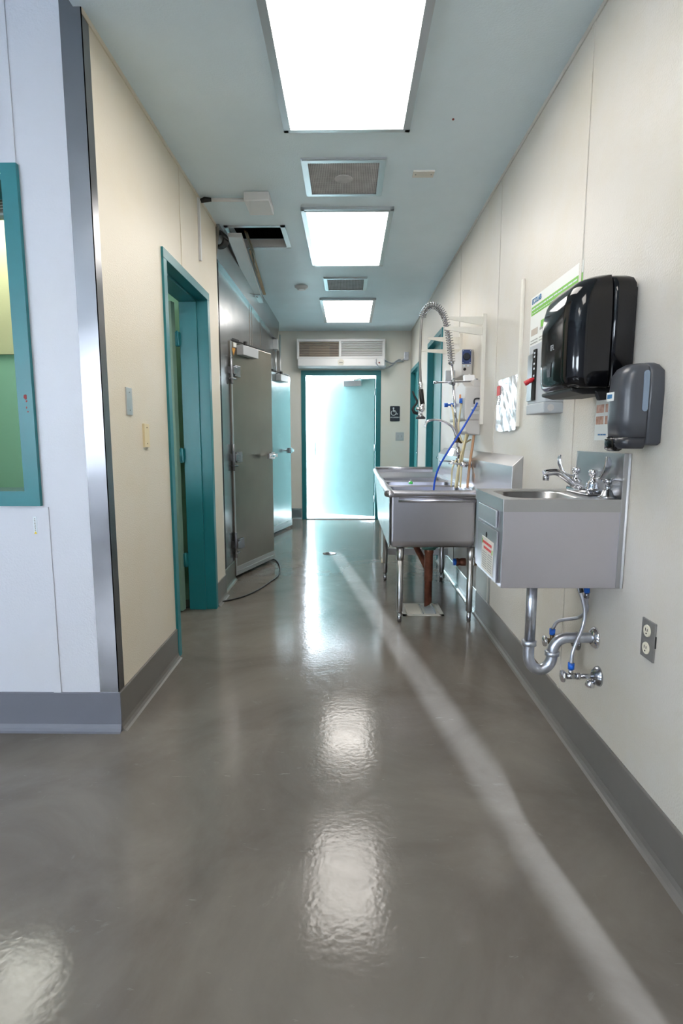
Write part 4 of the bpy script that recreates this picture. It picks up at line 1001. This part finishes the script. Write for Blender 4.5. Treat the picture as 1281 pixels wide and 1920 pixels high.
MB().lathe((.752, Y, 1.165), (-.1, 0, 1), [(.014, 0), (.02, .006), (.02, .03), (.014, .036)], 14).cyl((.75, Y, 1.18), (.785, Y, 1.165), .009).build('add_on_valve', M['brass'], d)
MB().tube(smooth_path([(.752, Y, 1.185), (.742, Y, 1.22), (.712, Y, 1.275), (.65, Y, 1.31), (.60, Y, 1.320), (.555, Y, 1.315), (.535, Y, 1.300), (.528, Y, 1.268)]), .0085, 12).build('swing_spout', M['chrome'], d)
MB().cyl((.598, Y, 1.572), (.85, Y, 1.580), .0055).lathe((.61, Y, 1.573), (-1, 0, 0), [(.006, 0), (.011, .01), (.009, .03)]).cyl((.88, Y, 1.581), (.86, Y, 1.581), .018).cyl((.716, Y, 1.555), (.713, Y, 1.60), .013).build('wall_bracket', M['chrome_worn'], d)
hp = smooth_path([(.700, Y, 1.70), (.690, Y, 1.80), (.677, Y, 1.88), (.660, Y, 1.96), (.637, Y, 2.02), (.604, Y, 2.062), (.565, Y, 2.078), (.528, Y, 2.066), (.500, Y, 2.022), (.489, Y, 1.95), (.486, Y, 1.845), (.485, Y, 1.70), (.492, Y, 1.57)], 12)
MB().tube(hp, .0085, 10).build('flexible_hose', M['steel_plate'], d)
# coil spring follows the first two thirds of the hose
pts = hp[:int(len(hp)*.70)]
def resample(P, step):
    out = [P[0]]; acc = 0
    for a, b in zip(P, P[1:]):
        L = (b-a).length; t = step-acc
        while t <= L: out.append(a+(b-a)*t/L); t += step
        acc = (acc+L) % step if L+acc >= step else acc+L
    return out
rp = resample(pts, .0012); coil = []
for i, p in enumerate(rp):
    dd = (rp[min(i+1, len(rp)-1)]-rp[max(i-1, 0)]).normalized(); u = Vector((0, 1, 0)); w = dd.cross(u).normalized()
    pitch = .017 if i < len(rp)*.55 else .0125
    a = 2*PI*i*.0012/pitch if i < len(rp)*.55 else 2*PI*(len(rp)*.55*.0012/.017+(i-len(rp)*.55)*.0012/.0125)
    coil.append(p+.0225*(math.cos(a)*u+math.sin(a)*w))
MB().tube(coil, .0030, 6).build('coil_spring', M['chrome_worn'], d)
MB().lathe((.700, Y, 1.69), (-.1, 0, 1), [(.013, 0), (.018, .004), (.018, .02), (.012, .024)], 14).build('riser_nut', M['chrome_worn'], d)
MB().lathe((.494, Y, 1.52), (-.02, 0, 1), [(.010, 0), (.0135, .004), (.013, .035), (.010, .055)], 14).build('hose_nut', M['chrome'], d)
MB().tube([(.495, Y, 1.525), (.500, Y, 1.47), (.508, Y, 1.425)], [.015, .0165, .016], 14).build('grip', M['black'], d)
MB().sphere((.502, Y, 1.395), .023, 14).cyl((.51, Y, 1.43), (.50, Y, 1.40), .016).cyl((.502, Y, 1.395), (.495, Y, 1.345), .009).cyl((.502, Y, 1.395), (.462, Y, 1.397), .011).build('valve_block', M['chrome'], d)
MB().tube([(.437, Y, 1.515), (.452, Y, 1.48), (.470, Y, 1.448), (.466, Y, 1.430), (.446, Y, 1.405), (.440, Y, 1.392), (.450, Y, 1.372), (.475, Y, 1.362)], [.006, .007, .008, .008, .008, .009, .012, .010], 10).build('squeeze_lever', M['black'], d)
MB().lathe((.496, Y, 1.325), (0, 0, 1), [(.030, 0), (.034, .003), (.033, .012), (.018, .022), (.010, .034)], 20).build('spray_head', M['charcoal_dark'], d)
MB().lathe((.496, Y, 1.332), (0, 0, 1), [(.030, .004), (.018, .018), (.010, .030)], 20).build('spray_collar', M['chrome_worn'], d)

# ------------------------------------------------------------------ outside
struct(MB().box(-8, 8, YF+.15, 26, -.12, -.02).build('ground_outside', M['concrete']))
struct(MB().box(-3.5, .2, 9.9, 10.1, -.02, 1.12).build('wall_sun_blocker', M['concrete']))  # low wall added to keep the sun off the floor just inside the door
struct(MB().box(-9, 6, -16, -4.2, -.4, -.3).build('ground_back', M['concrete']))

# ------------------------------------------------------------------ light
W = bpy.data.worlds.new('World'); S.world = W; W.use_nodes = True
bg = W.node_tree.nodes['Background']; bg.inputs['Color'].default_value = (.80, .90, 1.0, 1); bg.inputs['Strength'].default_value = 28.0
su = bpy.data.lights.new('sun', 'SUN'); su.energy = 15.0; su.angle = math.radians(.6); su.color = (.74, .86, 1)
so = bpy.data.objects.new('sun', su); COL.objects.link(so)
el = math.radians(15); hd = Vector((.164, -1, 0)).normalized()
dirv = Vector((hd.x*math.cos(el), hd.y*math.cos(el), -math.sin(el)))
so.rotation_euler = dirv.to_track_quat('-Z', 'Y').to_euler(); so.location = (-2, 14, 5)

# ------------------------------------------------------------------ camera
cam = bpy.data.cameras.new('camera'); co = bpy.data.objects.new('camera', cam); COL.objects.link(co)
cam.sensor_fit = 'VERTICAL'; cam.sensor_height = 36; cam.lens = 1044/1920*36; cam.clip_start = .05
co.location = (0, 0, 1.2); co.rotation_euler = (PI/2-.133157, 0, .012816)
S.camera = co
S.view_settings.view_transform = 'Standard'; S.view_settings.look = 'None'; S.view_settings.gamma = 1; S.view_settings.use_curve_mapping = False
S.view_settings.exposure = 0.2
S.cycles.use_denoising = True
S.cycles.max_bounces = 10; S.cycles.diffuse_bounces = 6; S.cycles.glossy_bounces = 5; S.cycles.sample_clamp_indirect = 8
